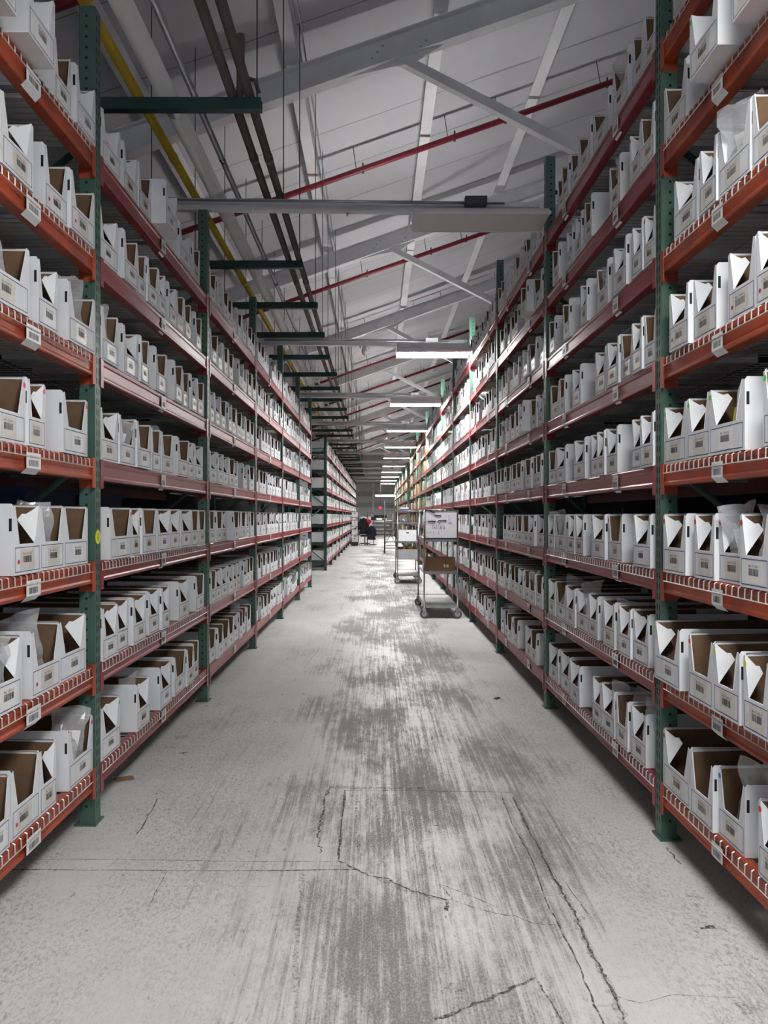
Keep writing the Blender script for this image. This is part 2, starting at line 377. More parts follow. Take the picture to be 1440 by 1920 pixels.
ZG = 5.36                       # purlin underside above the eye at x = 0
SL = 0.35                       # roof pitch
def roof_z(x): return CH + ZG + 0.22 + SL * x
def build_roof():
    b = MB(); xr = 6.0
    for (x0, x1) in ((-13, xr), (xr, 20)):
        z0 = roof_z(x0) if x0 < xr else roof_z(xr); z1 = roof_z(x1) if x1 <= xr else roof_z(xr) - SL * (x1 - xr)
        b.face([(x0, -6, z0), (x1, -6, z1), (x1, 66, z1), (x0, 66, z0)], M['roof'])
        b.face([(x0, -6, z0 + 0.1), (x1, -6, z1 + 0.1), (x1, 66, z1 + 0.1), (x0, 66, z0 + 0.1)], M['roof'])
    y = 2.2
    while y < 60:                # sheet laps running up the slope
        b.face([(-9, y, roof_z(-9) - 0.004), (xr, y, roof_z(xr) - 0.004), (xr, y + 0.018, roof_z(xr) - 0.004), (-9, y + 0.018, roof_z(-9) - 0.004)], M['roof_seam'])
        y += 1.22
    struct(b.build('ceiling'))
    nm = ['white roof purlin low on the left above the yellow pipe', 'white roof purlin with cable tray over the brown pipes', 'white roof purlin over the middle of the aisle',
          'white roof purlin over the lamp row', 'white roof purlin high on the right above the tall rack']
    for i, x in enumerate((-2.57, -0.94, 0.718, 2.32, 3.95)):
        z = CH + ZG + SL * x; b = MB()
        prof = [(x - 0.075, z), (x + 0.075, z + 0.0), (x + 0.075, z + 0.05), (x + 0.06, z + 0.05), (x + 0.06, z + 0.20), (x + 0.04, z + 0.20), (x + 0.04, z + 0.02), (x - 0.075, z + 0.02)]
        b.prism(prof, 'y', -10, 64, M['white_steel'])
        o = b.build('roof_purlin'); tag(o, nm[i], 'roof beam', 'roof purlins')
        if i == 1:
            c = MB(); c.box((x + 0.10, -6, z + 0.02), (x + 0.115, 62, z + 0.06), M['galv']); c.box((x + 0.15, -6, z + 0.02), (x + 0.165, 62, z + 0.06), M['galv'])
            c.build('cable_rail', o)
    for k in range(-1, 9):
        y = 8.63 + 6.1 * k; b = MB(); c = 1.0
        xa, xb = -4.6, 5.8
        zf = lambda x: CH + 5.06 + SL * (x - 0.2)
        for dz0, dz1, hw in ((0.0, 0.018, 0.085), (0.018, 0.285, 0.009), (0.285, 0.30, 0.085)):
            p = [(xa, zf(xa) + dz0), (xb, zf(xb) + dz0), (xb, zf(xb) + dz1), (xa, zf(xa) + dz1)]
            b.prism(p, 'y', y - hw, y + hw, M['white_steel'])
        lab = f'white sloping roof rafter over the aisle, {ORD[max(k,0)]} in view from the front' if k >= 0 else 'white sloping roof rafter overhead just ahead of the entrance'
        root = b.build('roof_rafter'); tag(root, lab, 'roof beam', 'roof rafters')
        b = MB(); b.prism([(-0.35, zf(-0.35) + 0.0), (0.15, zf(0.15) - 0.05), (0.42, zf(0.42) - 0.10), (0.75, zf(0.75)), (0.75, zf(0.75) + 0.2), (-0.35, zf(-0.35) + 0.2)], 'y', y - 0.014, y - 0.022, M['white_steel'])
        for q in range(6): b.disc((-0.05 + 0.06 * q + 0.3 * (q > 2), y - 0.0235, zf(0.2) + 0.03 + 0.05 * (q % 3) + 0.02 * q), (0, -1, 0), 0.017, M['wall_band'], 8)
        b.build('gusset_plate', root)
        b = MB(); x0, z0, x1, z1 = 0.24, zf(0.24) + 0.03, 2.62, CH + 3.88
        d = Vector((x1 - x0, 0, z1 - z0)).normalized(); n = Vector((-d.z, 0, d.x)) * 0.05
        b.prism([(x0 + n.x, z0 + n.z), (x1 + n.x, z1 + n.z), (x1 - n.x, z1 - n.z), (x0 - n.x, z0 - n.z)], 'y', y - 0.05, y - 0.035, M['white_steel'])
        b.prism([(x0 - n.x * 0.7, z0 - n.z * 0.7), (x1 - n.x * 0.7, z1 - n.z * 0.7), (x1 - n.x, z1 - n.z), (x0 - n.x, z0 - n.z)], 'y', y - 0.034, y + 0.05, M['white_steel'])
        b.build('knee_brace', root)
        b = MB(); b.box((2.62, y - 0.09, -0.035), (2.80, y + 0.09, CH + 4.0), M['white_steel']); b.build('column', root)
    # walls
    def wall(name, a, bb, m): w_ = MB(); w_.box(a, bb, m); return struct(w_.build(name))
    wall('wall_left', (-12.1, -6, 0), (-12, 66, 3.0), M['wall'])
    wall('wall_right', (12, -6, ZR), (12.1, 66, 7.2), M['wall'])
    w_ = MB(); w_.box((-12, 64, -0.035), (12, 64.1, 11.0), M['wall'])
    for z in (2.2, 3.1, 4.1, 5.2): w_.box((-12, 63.97, z), (12, 64, z + 0.4), M['wall_band'])
    struct(w_.build('wall_back'))
    b = MB(); b.box((-0.36, 63.7, -0.03), (-0.18, 63.95, 4.2), M['white_steel']); struct(b.build('trim_1'))
build_roof()

# ------------------------------------------------------------------ overhead: ties, arms, pipes, lamps
TIES = [6.42 + 5.03 * k for k in range(11)]
def overhead():
    for k, y in enumerate(TIES):
        b = MB(); z0, z1 = CH + 2.50, CH + 2.60
        xa, xb = -1.95, 1.345
        sl = -0.012
        def T(x, z): return (x, z + sl * x)
        for za, zb, ya, yb in ((0.0, 0.012, -0.06, 0.0), (0.012, 0.06, -0.012, 0.0), (0.06, 0.075, -0.05, 0.0), (0.075, 0.115, -0.012, 0.0)):
            b.prism([T(xa, z0 + za), T(xb, z0 + za), T(xb, z0 + zb), T(xa, z0 + zb)], 'y', y + ya, y + yb, M['white_steel'])
        o = b.build('cross_tie'); tag(o, f'white steel tie beam spanning the aisle on rack tops, {ORD[k]} from the front', 'tie beam', 'cross aisle ties')
        c = MB(); c.tube([(xa + 0.3, y - 0.10, z0 + 0.07 - sl), (xb - 0.3, y - 0.10, z0 + 0.07 + sl * 1.5)], 0.011, M['galv'], 6); c.build('conduit', o)
        c = MB(); c.box((0.72, y - 0.14, z0 + 0.035), (0.90, y - 0.06, z0 + 0.10), M['grey_dark']); c.build('junction_box', o)
        c = MB(); c.tube([(-0.24, y - 0.03, z0 - 0.03), (-0.24, y - 0.03, z0)], [0.004, 0.014], M['galv'], 6); c.build('clip', o)
    # lamps
    for k in range(-2, 11):
        y = 6.10 + 5.0 * k; z = CH + 2.31
        lit = k != 0
        if k >= 9: pass
        lab = ('unlit white strip lamp under the nearest tie beam' if k == 0 else
               f'lit white strip lamp above the right side of the aisle, {ORD[k-1]} glowing lamp ahead' if k > 0 else
               f'lit strip lamp overhead behind the viewer, {"nearer" if k == -1 else "farther"} of two')
        t = empty('strip_lamp', (0.81, y, z)); tag(t, lab, 'ceiling lamp', 'strip lamps over the aisle')
        b = MB(); b.prism([(-0.19, -0.005), (-0.205, 0.012), (-0.10, 0.075), (0.10, 0.075), (0.205, 0.012), (0.19, -0.005), (0.185, 0.01), (-0.185, 0.01)], 'x', -0.525, 0.525, M['white_steel'])
        hs = b.build('housing', t)
        if lit:
            c = MB(); c.box((-0.50, -0.06, 0.0751), (0.50, 0.06, 0.079), M['roof_fill_glow']); c.build('added_uplight', hs)  # glowing strip added on top of the lamp to lift the roof
            c = MB()
            for ya in (-0.085, 0.08): c.box((-0.51, ya, 0.075), (0.51, ya + 0.005, 0.15), M['white_steel'])
            for xa in (-0.515, 0.51): c.box((xa, -0.08, 0.075), (xa + 0.005, 0.08, 0.15), M['white_steel'])
            c.build('added_baffle', hs)  # walls added to keep the upward glow off the tie beams
        b = MB(); b.box((-0.515, -0.18, 0.0), (0.515, 0.18, 0.009), M['lens_on'] if lit else M['lens_off']); b.build('diffuser', t)
        b = MB()
        for x in (-0.42, 0.42): b.tube([(x, 0.05, 0.07), (x, 0.29, 0.20)], 0.004, M['galv'], 5)
        b.build('hanger', t)
    t = empty('strip_lamp', (0.78, 60, CH + 1.5)); tag(t, 'wide bright strip lamp low against the far wall', 'ceiling lamp', 'strip lamps over the aisle')
    b = MB(); b.box((-0.9, -0.15, 0), (0.9, 0.15, 0.10), M['white_steel']); b.build('housing', t)
    b = MB(); b.box((-0.85, -0.17, 0.0), (0.85, -0.151, 0.09), M['lens_on']); b.build('diffuser', t)
    # arms
    za = CH + 2.63
    arms = [4.95 + 1.575 * k for k in range(30)]
    for k, y in enumerate(arms):
        b = MB(); xe = -0.735 - 0.02 * (k % 3)
        b.prism([(y - 0.03, za - 0.04), (y + 0.03, za - 0.04), (y + 0.03, za + 0.035), (y + 0.022, za + 0.035), (y + 0.022, za - 0.032), (y - 0.022, za - 0.032), (y - 0.022, za + 0.035), (y - 0.03, za + 0.035)], 'x', -2.0, xe, M['dark_green'])
        o = b.build('pipe_support_arm')
        tag(o, f'dark green pipe support arm hung over the left rack, {ORD[k] if k < 16 else "number %d" % (k+1)} from the front', 'pipe support', 'pipe support arms')
        c = MB()
        for x in (xe - 0.03, -1.9): c.tube([(x, y, za - 0.06), (x, y, roof_z(x) - 0.01)], 0.005, M['grey_dark'], 5)
        c.build('hanger_rod', o)
    zt = za + 0.036
    def pipe(x, r, m, nm, lab, cat='pipe', y0=1.0, y1=52, coup=None):
        b = MB(); b.tube([(x, y0, zt + r), (x, y1, zt + r)], r, m, 14)
        o = b.build(nm); tag(o, lab, cat)
        if coup:
            y = y0 + 1.7
            while y < 30:
                c = MB(); c.tube([(x, y, zt + r), (x, y + 0.07, zt + r)], r * 1.13, coup, 12); y += 3.1
                c.build('coupling', o)
        return o
    pipe(-1.53, 0.032, M['pipe_yellow'], 'gas_pipe', 'yellow gas pipe running along above the left rack', coup=M['pipe_yellow'])
    p = pipe(-1.355, 0.062, M['pipe_white'], 'insulated_pipe', 'thick white insulated pipe above the left rack', coup=None)
    c = MB(); c.tube([(-1.355, 5.02, zt + 0.062), (-1.355, 5.20, zt + 0.062)], 0.0635, M['galv'], 14, cap=False); c.build('metal_sleeve', p)['label'] = 'shiny bare metal sleeve'
    pipe(-1.165, 0.022, M['galv'], 'conduit', 'thin grey metal conduit between the white and brown pipes', 'conduit', coup=M['steel'])
    p1 = pipe(-0.925, 0.031, M['pipe_brown'], 'brown_pipe', 'brown pipe with an upright stub, beside the grey conduit', coup=M['pipe_brown'])
    pipe(-0.815, 0.031, M['pipe_brown'], 'brown_pipe', 'brown pipe on the outer end of the support arms', coup=M['pipe_brown'])
    c = MB(); y = 5.15; c.tube([(-0.925, y, zt + 0.03), (-0.90, y - 0.03, zt + 0.16), (-0.895, y - 0.06, zt + 0.50)], 0.027, M['pipe_brown'], 10)
    c.tube([(-0.86, y - 0.05, zt + 0.22), (-0.80, y - 0.06, zt + 0.20), (-0.775, y - 0.06, zt + 0.12)], 0.014, M['pipe_brown'], 8)
    c.build('pipe_stub', p1)
    # red sprinkler mains up the slope
    for k in range(11):
        y = 6.45 + 4.95 * k; zz = lambda x: CH + 5.18 + SL * x
        b = MB(); b.tube([(-5, y, zz(-5)), (5.6, y, zz(5.6))], 0.042, M['pipe_red'], 10)
        o = b.build('sprinkler_pipe'); tag(o, f'dark red sprinkler pipe running up the roof slope, {ORD[k]} from the front', 'sprinkler pipe', 'sprinkler pipes')
        for x in (-3.0, -0.2, 1.15, 1.9, 3.4):
            c = MB()
            c.tube([(x, y, zz(x) - 0.06), (x, y, zz(x) + 0.09)], [0.022, 0.012], M['grey_dark'], 6)
            c.tube([(x - 0.1, y, zz(x)), (x - 0.15, y + 0.05, roof_z(x) - 0.02)], 0.006, M['grey_dark'], 5)
            c.build('hanger', o)
    b = MB(); b.tube([(0, 0, 0.06), (0, 0, 0.0), (0, 0, -0.05), (0, 0, -0.08)], [0.045, 0.06, 0.05, 0.015], M['white_steel'], 14)
    o = b.build('alarm_horn', None, (-0.165, TIES[1] - 0.03, CH + 2.44)); tag(o, 'small white round alarm dome under the second tie beam', 'alarm')
    c = MB(); c.disc((0, -0.056, -0.01), (0, -1, -0.2), 0.02, M['grey_dark']); c.build('lens', o)
overhead()

# ------------------------------------------------------------------ racks
def post_mesh(h, m):
    b = MB(); W = 0.076
    # open C section, open side away from the aisle
    b.prism([(0, 0), (W, 0), (W, 0.022), (W - 0.004, 0.022), (W - 0.004, 0.004), (0.004, 0.004), (0.004, W - 0.004), (W - 0.004, W - 0.004), (W - 0.004, W - 0.022), (W, W - 0.022), (W, W), (0, W)], 'z', 0.008, h, m)
    z = 0.09; hm = M['hole']
    while z < h - 0.03:
        b.disc((0.042, -0.0004, z), (0, -1, 0), 0.0075, hm, 8)
        for y in (0.023, 0.053):
            b.face([(-0.0004, y - 0.005, z - 0.014), (-0.0004, y + 0.003, z - 0.018), (-0.0004, y + 0.006, z + 0.012), (-0.0004, y - 0.003, z + 0.016)], hm)
        z += 0.0508
    b.box((-0.012, -0.02, 0.0), (W + 0.02, W + 0.02, 0.008), m)
    return b.mesh('post')
# rack space: u = depth into the rack from the aisle face, v = along the aisle, z up.  side -1 left, +1 right
def flip(me):
    c = me.copy()
    for v in c.vertices: v.co.x = -v.co.x
    c.flip_normals(); return c
PM = {}
def post_m(h, side, m):
    k = (h, side, m.name)
    if k not in PM:
        a = post_mesh(h, m); PM[k] = a if side > 0 else flip(a)
    return PM[k]
def sx(side, u): return u if side > 0 else -u
BEAM = [(0.002, 0.0), (-0.002, 0.004), (-0.002, 0.014), (0.003, 0.022), (0.003, 0.070), (-0.001, 0.078), (-0.002, 0.094), (0.002, 0.100), (0.034, 0.100), (0.036, 0.098), (0.036, 0.066), (0.052, 0.066), (0.052, 0.0)]
BM = {}
def beam_m(side, m, length):
    k = (side, m.name, round(length, 3))
    if k not in BM:
        b = MB(); b.prism([(sx(side, u), z) for u, z in BEAM], 'y', 0.0, length, m); BM[k] = b.mesh('beam')
    return BM[k]
CM = {}
def conn_m(side, m, far):
    """connector plate at a beam end: wraps the post side and half of its front"""
    k = (side, m.name, far)
    if k not in CM:
        b = MB(); s = lambda u: sx(side, u); d = -1 if far else 1
        def bx(u0, u1, v0, v1, z0, z1):
            b.box((min(s(u0), s(u1)), min(v0, v1), z0), (max(s(u0), s(u1)), max(v0, v1), z1), m)
        bx(-0.006, 0.076, 0.0, -0.004 * d, -0.04, 0.106)      # against the post's side
        bx(-0.006, -0.001, 0.0, 0.034 * d * -1 * -1, -0.04, 0.106)
        for q, (u, z) in enumerate(((0.025, -0.025), (0.055, -0.025), (0.045, 0.005))):
            b.disc((s(u), -0.0045 * d if True else 0, z), (0, -d, 0), 0.006, M['hole'], 8)
        CM[k] = b.mesh('connector')
    return CM[k]
DK = {}
def deck_m(side, fall, coarse):
    k = (side, fall, coarse)
    if k not in DK:
        b = MB(); n = 3 if coarse else 4; v = 0.045; r = 0.0028; m = M['wire']
        while v < 2.40:
            z = -0.0035
            pts = [(sx(side, 1.02), v, z), (sx(side, 0.0 if fall else 0.045), v, z)]
            if fall: pts += [(sx(side, -0.0065), v, z - 0.004), (sx(side, -0.0075), v, -0.042)]
            b.tube(pts, r, m, n, cap=False, smooth=False); v += 0.0508 if not coarse else 0.10
        if fall:
            for z in (-0.042,): b.tube([(sx(side, -0.0118), 0.03, z), (sx(side, -0.0118), 2.41, z)], r, m, n)
        for u in ([0.12, 0.32, 0.52, 0.72, 0.92] if not coarse else [0.4, 0.8]): b.tube([(sx(side, u), 0.03, -0.0085), (sx(side, u), 2.41, -0.0085)], r, m, n)
        for v in (0.5, 1.2, 1.9): b.box((min(sx(side, 0.05), sx(side, 1.0)), v - 0.015, -0.030), (max(sx(side, 0.05), sx(side, 1.0)), v + 0.015, -0.0115), M['galv'])
        DK[k] = b.mesh('wire_deck')
    return DK[k]
def tag_m(side, rnd, txt, wd=0.10, ht=0.085):
    b = MB(); s = lambda u: sx(side, u)
    d = 1 if side < 0 else -1
    def P(a, c, e=0.0): return (s(-0.0030 - e), wd * 0.5 * -d + d * a, c)
    b.face([P(0, 0), P(wd, 0), P(wd, ht), P(0, ht)], M['label_white'])
    b.face([P(0, 0), P(wd, 0), (s(0.02), wd * 0.5 * d, -0.022), (s(0.02), -wd * 0.5 * d, -0.022)], M['label_white'])
    barcode(b, wd * 0.66, ht * 0.4, lambda a, c: P(wd * 0.17 + a, ht * 0.14 + c, 0.0004), M['ink'], rnd)
    text(b, txt, wd * 0.66, ht * 0.17, lambda a, c: P(wd * 0.17 + a, ht * 0.66 + c, 0.0004), M['ink'])
    return b.mesh('shelf_tag')

CB = [0.135 + 0.5045 * k for k in range(8)]      # connector undersides above the rack's own floor
def shelf_z(k): return CB[k] + 0.138
def brace_m(side, h):
    b = MB(); g = M['green_paint']; z = 0.25; up = True
    b.tube([(sx(side, 0.07), 0.038, 0.18), (sx(side, 0.98), 0.038, 0.18)], 0.016, g, 6)
    while z + 0.75 < h:
        a, c = (0.07, 0.98) if up else (0.98, 0.07)
        b.tube([(sx(side, a), 0.038, z), (sx(side, c), 0.038, z + 0.75)], 0.016, g, 6); z += 0.78; up = not up
    b.tube([(sx(side, 0.07), 0.038, z), (sx(side, 0.98), 0.038, z)], 0.016, g, 6)
    return b.mesh('frame_brace')

def rack(label, side, x, zo, y0, nb, nl, ph, orange_first=False, rowname='G', detail=3, decks=7, first_bay=0, postmat=None, rear=2):
    root = empty('pallet_rack', (x, y0, zo)); tag(root, label, 'storage rack')
    pm = postmat or M['green_paint']
    br = brace_m(side, ph)
    for k in range(nb + 1):
        fr = ob('upright', post_m(ph, side, pm), root, (0, k * LB, 0))
        if k < 5 or k == nb:
            o = ob('rear_upright', post_m(ph, -side, pm), root, (sx(side, 1.07), k * LB, 0))
            ob('frame_brace', br, root, (0, k * LB, 0))
    for k in range(nb):
        for l in range(nl):
            m = M['orange_paint'] if (orange_first and k == 0) else M['red_paint']
            z = CB[l] + 0.037
            o = ob('beam', beam_m(side, m, LB - 0.078 - 0.008), root, (sx(side, 0.002), k * LB + 0.076 + 0.005, z))
            if k < 6:
                ob('connector', conn_m(side, m, False), o, (0, -0.0045, 0)); ob('connector', conn_m(side, m, True), o, (0, LB - 0.078 - 0.0035, 0))
            if k < detail:
                if side < 0: vs = ((1.13, '-A') if k else (1.73, '-A'),)
                else: vs = ((1.80, '-A'),) if k == 0 else ((0.62, '-A'), (1.82, '-B'))
                for v, sfx in vs:
                    big = k == 0
                    if big and l == 7: continue
                    t = ob('shelf_tag', tag_m(side, R, f'{rowname}{k+1}{sfx}{l+1}', 0.13 if big and side < 0 else 0.10, 0.075 if not big else 0.062), o, (sx(side, -0.0105 if big else -0.002), v, 0.012))
            if k <= rear:
                ob('rear_beam', beam_m(-side, m, LB - 0.086), root, (sx(side, 1.066), k * LB + 0.081, z))
            if k < decks:
                ob('wire_deck', deck_m(side, k == 0 or (k == 1 and l < 3), k > 3), root, (0, k * LB + 0.04, z + 0.1005))
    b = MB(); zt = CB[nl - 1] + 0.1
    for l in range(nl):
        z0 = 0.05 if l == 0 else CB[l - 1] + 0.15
        b.box((min(sx(side, 1.15), sx(side, 1.165)), 0, z0), (max(sx(side, 1.15), sx(side, 1.165)), nb * LB + 0.076, CB[l] + 0.13), M['shade_backing'])
    b.build('shade_backing', root)  # added dark sheet in place of the shade behind the shelves
    return root
RL = rack('long red and green pallet rack of white boxes along the left side', -1, -AL, 0.0, YL - LB, 6, 7, 4.0, True, 'G', 4, 6)
RR = rack('long red and green pallet rack of white boxes along the right side', 1, AR, ZR, YR - LB, 12, 8, 4.425, True, 'F', 4, 7)
RF = rack('farther left pallet rack with white boxes showing at its end frame', -1, -AL, 0.0, 21.33, 12, 7, 3.75, False, 'G', 0, 0, postmat=M['dark_green'], rear=-1)
RQ = rack('farthest right pallet rack loaded with brown cartons', 1, AR, ZR, YR + 11 * LB + 2.9, 10, 7, 3.9, False, 'F', 0, 0, postmat=M['green_paint'], rear=-1)
# round yellow sticker with the row letter on the first left post
def row_sticker():
    b = MB(); b.disc((0.0012, 0.038, 1.405), (1, 0, 0), 0.036, M['sticker_yellow'], 20)
    text(b, 'G', 0.026, 0.036, lambda a, c: (0.0020, 0.026 + a, 1.387 + c), M['ink'])
    o = b.build('row_sticker', RL, (0, LB, 0)); o['label'] = 'round yellow sticker with a black G'
row_sticker()

# ------------------------------------------------------------------ storage boxes
BH, LIP = 0.272, 0.118
def box_body(b, side, w, d, h, lip, org=(0, 0, 0), fine=True):
    """open-fronted card bin; v 0..w along the aisle, u 0..d into the rack"""
    ox, oy, oz = org; W, Bn = M['white_card'], M['brown_card']; t = 0.004
    P = lambda u, v, z: (ox + sx(side, u), oy + v, oz + z)
    cb, ct = 0.22 * w, 0.05 * w + 0.004
    q = lambda *p, m=W: b.face([P(*a) for a in p], m)
    # outside
    q((0, 0, 0), (d, 0, 0), (d, w, 0), (0, w, 0))
    for v in (0, w): q((0, v, 0), (d, v, 0), (d, v, h), (0.01, v, h), (0, v, h - 0.012))
    q((d, 0, 0), (d, w, 0), (d, w, h), (d, 0, h))
    q((0, 0, 0), (0, w, 0), (0, w, lip), (0, 0, lip))
    q((0, 0, lip), (0, cb, lip), (0, ct, h - 0.006), (0, 0, h - 0.012))
    q((0, w - cb, lip), (0, w, lip), (0, w, h - 0.012), (0, w - ct, h - 0.006))
    if True:
        # inside
        q((t, t, t), (d - t, t, t), (d - t, w - t, t), (t, w - t, t), m=Bn)
        for v in (t, w - t): q((t, v, t), (d - t, v, t), (d - t, v, h), (t, v, h - 0.012), m=Bn)
        q((d - t, t, t), (d - t, w - t, t), (d - t, w - t, h), (d - t, t, h), m=Bn)
        q((t, t, t), (t, w - t, t), (t, w - t, lip), (t, t, lip), m=Bn)
        q((t, t, lip), (t, cb, lip), (t, ct, h - 0.006), (t, t, h - 0.012), m=Bn)
        q((t, w - cb, lip), (t, w - t, lip), (t, w - t, h - 0.012), (t, w - ct, h - 0.006), m=Bn)
        # cut edges
        q((0, cb, lip), (0, w - cb, lip), (t, w - cb, lip), (t, cb, lip))
        q((0, cb, lip), (0, ct, h - 0.006), (t, ct, h - 0.006), (t, cb, lip)); q((0, w - cb, lip), (0, w - ct, h - 0.006), (t, w - ct, h - 0.006), (t, w - cb, lip))
        for v0, v1 in ((0, t), (w - t, w)): q((0.01, v0, h), (d, v0, h), (d, v1, h), (0.01, v1, h), m=Bn); q((0.01, v0, h), (0, v0, h - 0.012), (0, v1, h - 0.012), (0.01, v1, h))
        q((d, 0, h), (d, w, h), (d - t, w, h), (d - t, 0, h))
        # hand slots in both side walls, near the front
        for v in (-0.0005, w + 0.0005): q((0.006, v, h - 0.104), (0.017, v, h - 0.104), (0.017, v, h - 0.056), (0.006, v, h - 0.056), m=M['hole'])
        if not fine: return
        # printed frame on the front lip
        a0, a1, z0, z1, lw, e = 0.05 * w, 0.95 * w, 0.010, lip - 0.012, 0.0030, -0.0005
        for (va, vb, za, zb) in ((a0, a1, z0, z0 + lw), (a0, a1, z1 - lw, z1), (a0, a0 + lw, z0, z1), (a1 - lw, a1, z0, z1)):
            q((e, va, za), (e, vb, za), (e, vb, zb), (e, va, zb), m=M['navy_line'])
def flap_mesh(side, w, h, lip, near, th):
    b = MB(); cb, ct = 0.22 * w, 0.05 * w + 0.004; s = 1 if near else -1
    v0 = cb if near else w - cb; v1 = ct if near else w - ct
    p0 = Vector((0.002, v0, lip)); p1 = Vector((0.002, v1, h - 0.006)); e = p1 - p0
    L = e.length; e.normalize(); out = Vector((0, 1, 0)) * s; out = (out - e * out.dot(e)).normalized()
    q = out * math.cos(th) + Vector((1, 0, 0)) * math.sin(th)
    k = min(1.0, w / 0.25)
    pl = lambda a, o: p0 + e * (a * L) + q * (o * L * k)
    pts = [p0, pl(0.58, 0.50), pl(0.75, 0.40), pl(0.755, 0.29), pl(0.87, 0.15), p1]
    n = e.cross(q).normalized() * 0.0035
    C = lambda p: (sx(side, p.x), p.y, p.z)
    b.face([C(p) for p in pts], M['white_card']); b.face([C(p + n) for p in reversed(pts)], M['white_card'])
    for a, c in zip(pts, pts[1:] + pts[:1]): b.face([C(a), C(c), C(c + n), C(a + n)], M['white_card'])
    return b.mesh('flap')
def label_mesh(side, w, lip, txt, rnd, cream=True, dot=None):
    b = MB(); wd = min(0.125, w * 0.62); d = 1 if side < 0 else -1      # reading direction seen from the aisle
    base = w * (0.5 + rnd.uniform(-0.05, 0.08) * d) - wd / 2 * d
    def P(a, c, e=0.0): return (sx(side, -0.0008 - e), base + d * a, 0.016 + c)
    ht = lip - 0.036
    b.face([P(0, 0), P(wd, 0), P(wd, ht), P(0, ht)], M['tape'] if cream else M['label_white'])
    bw, bh = min(0.074, wd * 0.62), 0.026; ox, oz = wd * 0.19 + rnd.uniform(-0.006, 0.01), ht * 0.36
    barcode(b, bw, bh, lambda a, c: P(ox + a, oz + c, 0.0006), M['ink'], rnd)
    if txt: text(b, txt, bw, 0.0105, lambda a, c: P(ox + a, oz + bh + 0.004 + c, 0.0006), M['ink'])
    else: b.face([P(ox, oz + bh + 0.005, 0.0006), P(ox + bw, oz + bh + 0.005, 0.0006), P(ox + bw, oz + bh + 0.009, 0.0006), P(ox, oz + bh + 0.009, 0.0006)], M['wall_band'])
    return b.mesh('label')
def dot_mesh(side, w, m, where):
    b = MB()
    if where == 'lip':
        d = 1 if side < 0 else -1
        b.disc((sx(side, -0.0016), w * (0.5 - 0.33 * d), LIP * 0.42), (1, 0, 0), 0.0085, m, 14)
    else:
        b.disc((sx(side, -0.0007), w - 0.012, BH - 0.036), (1, 0, 0), 0.0115, m, 14)
    return b.mesh('sticker')
STK = {'r': ('sticker_red', 'red'), 'p': ('sticker_pink', 'pink'), 'g': ('sticker_green', 'green'), 'y': ('sticker_yellow', 'yellow'), 'B': ('sticker_blue', 'blue')}

def bag_mesh(wd, ht, seed, th=0.03):
    b = MB(); nx, nz = 9, 10; rr = random.Random(seed); off = Vector((rr.uniform(0, 50), rr.uniform(0, 50), seed))
    G = {}
    for sd in (0, 1):
        for i in range(nx + 1):
            for j in range(nz + 1):
                a = i / nx; c = j / nz
                puff = math.sin(math.pi * a) * (1 - c ** 1.6) * th
                p = Vector(((a - 0.5) * wd * (1 - 0.12 * math.sin(math.pi * c)), (puff if sd else -puff) * 1.0, c * ht))
                nn = noise.noise_vector(p * 16 + off) * 0.022 * (0.4 + c)
                bend = 0.05 * c * c * math.sin(seed * 1.7)
                G[sd, i, j] = p + Vector((nn.x, nn.y + bend, nn.z * 0.6))
    for sd in (0, 1):
        for i in range(nx):
            for j in range(nz): b.face([G[sd, i, j], G[sd, i + 1, j], G[sd, i + 1, j + 1], G[sd, i, j + 1]], M['clear_plastic'], False)
    return b.mesh('plastic_bag')
BAGS = 0
def put_bag(x, y, z, wd, ht, lab, rz, tilt=0.0):
    global BAGS; BAGS += 1
    o = ob('plastic_bag', bag_mesh(wd, ht, BAGS), None, (x, y, z)); o.rotation_euler = (tilt, R.uniform(-0.25, 0.25), rz)
    tag(o, lab, 'plastic bag', 'clear plastic bags in the boxes')
    b = MB(); wp = wd * 0.5
    b.box((-wp / 2, -0.004, 0.02), (wp / 2, 0.004, ht * 0.62), M['paper'])
    for q in range(4): b.box((-wp * 0.4, -0.0046, 0.03 + q * ht * 0.11), (wp * 0.35, -0.004, 0.0335 + q * ht * 0.11), M['wall_band'])
    b.build('packing_slip', o)

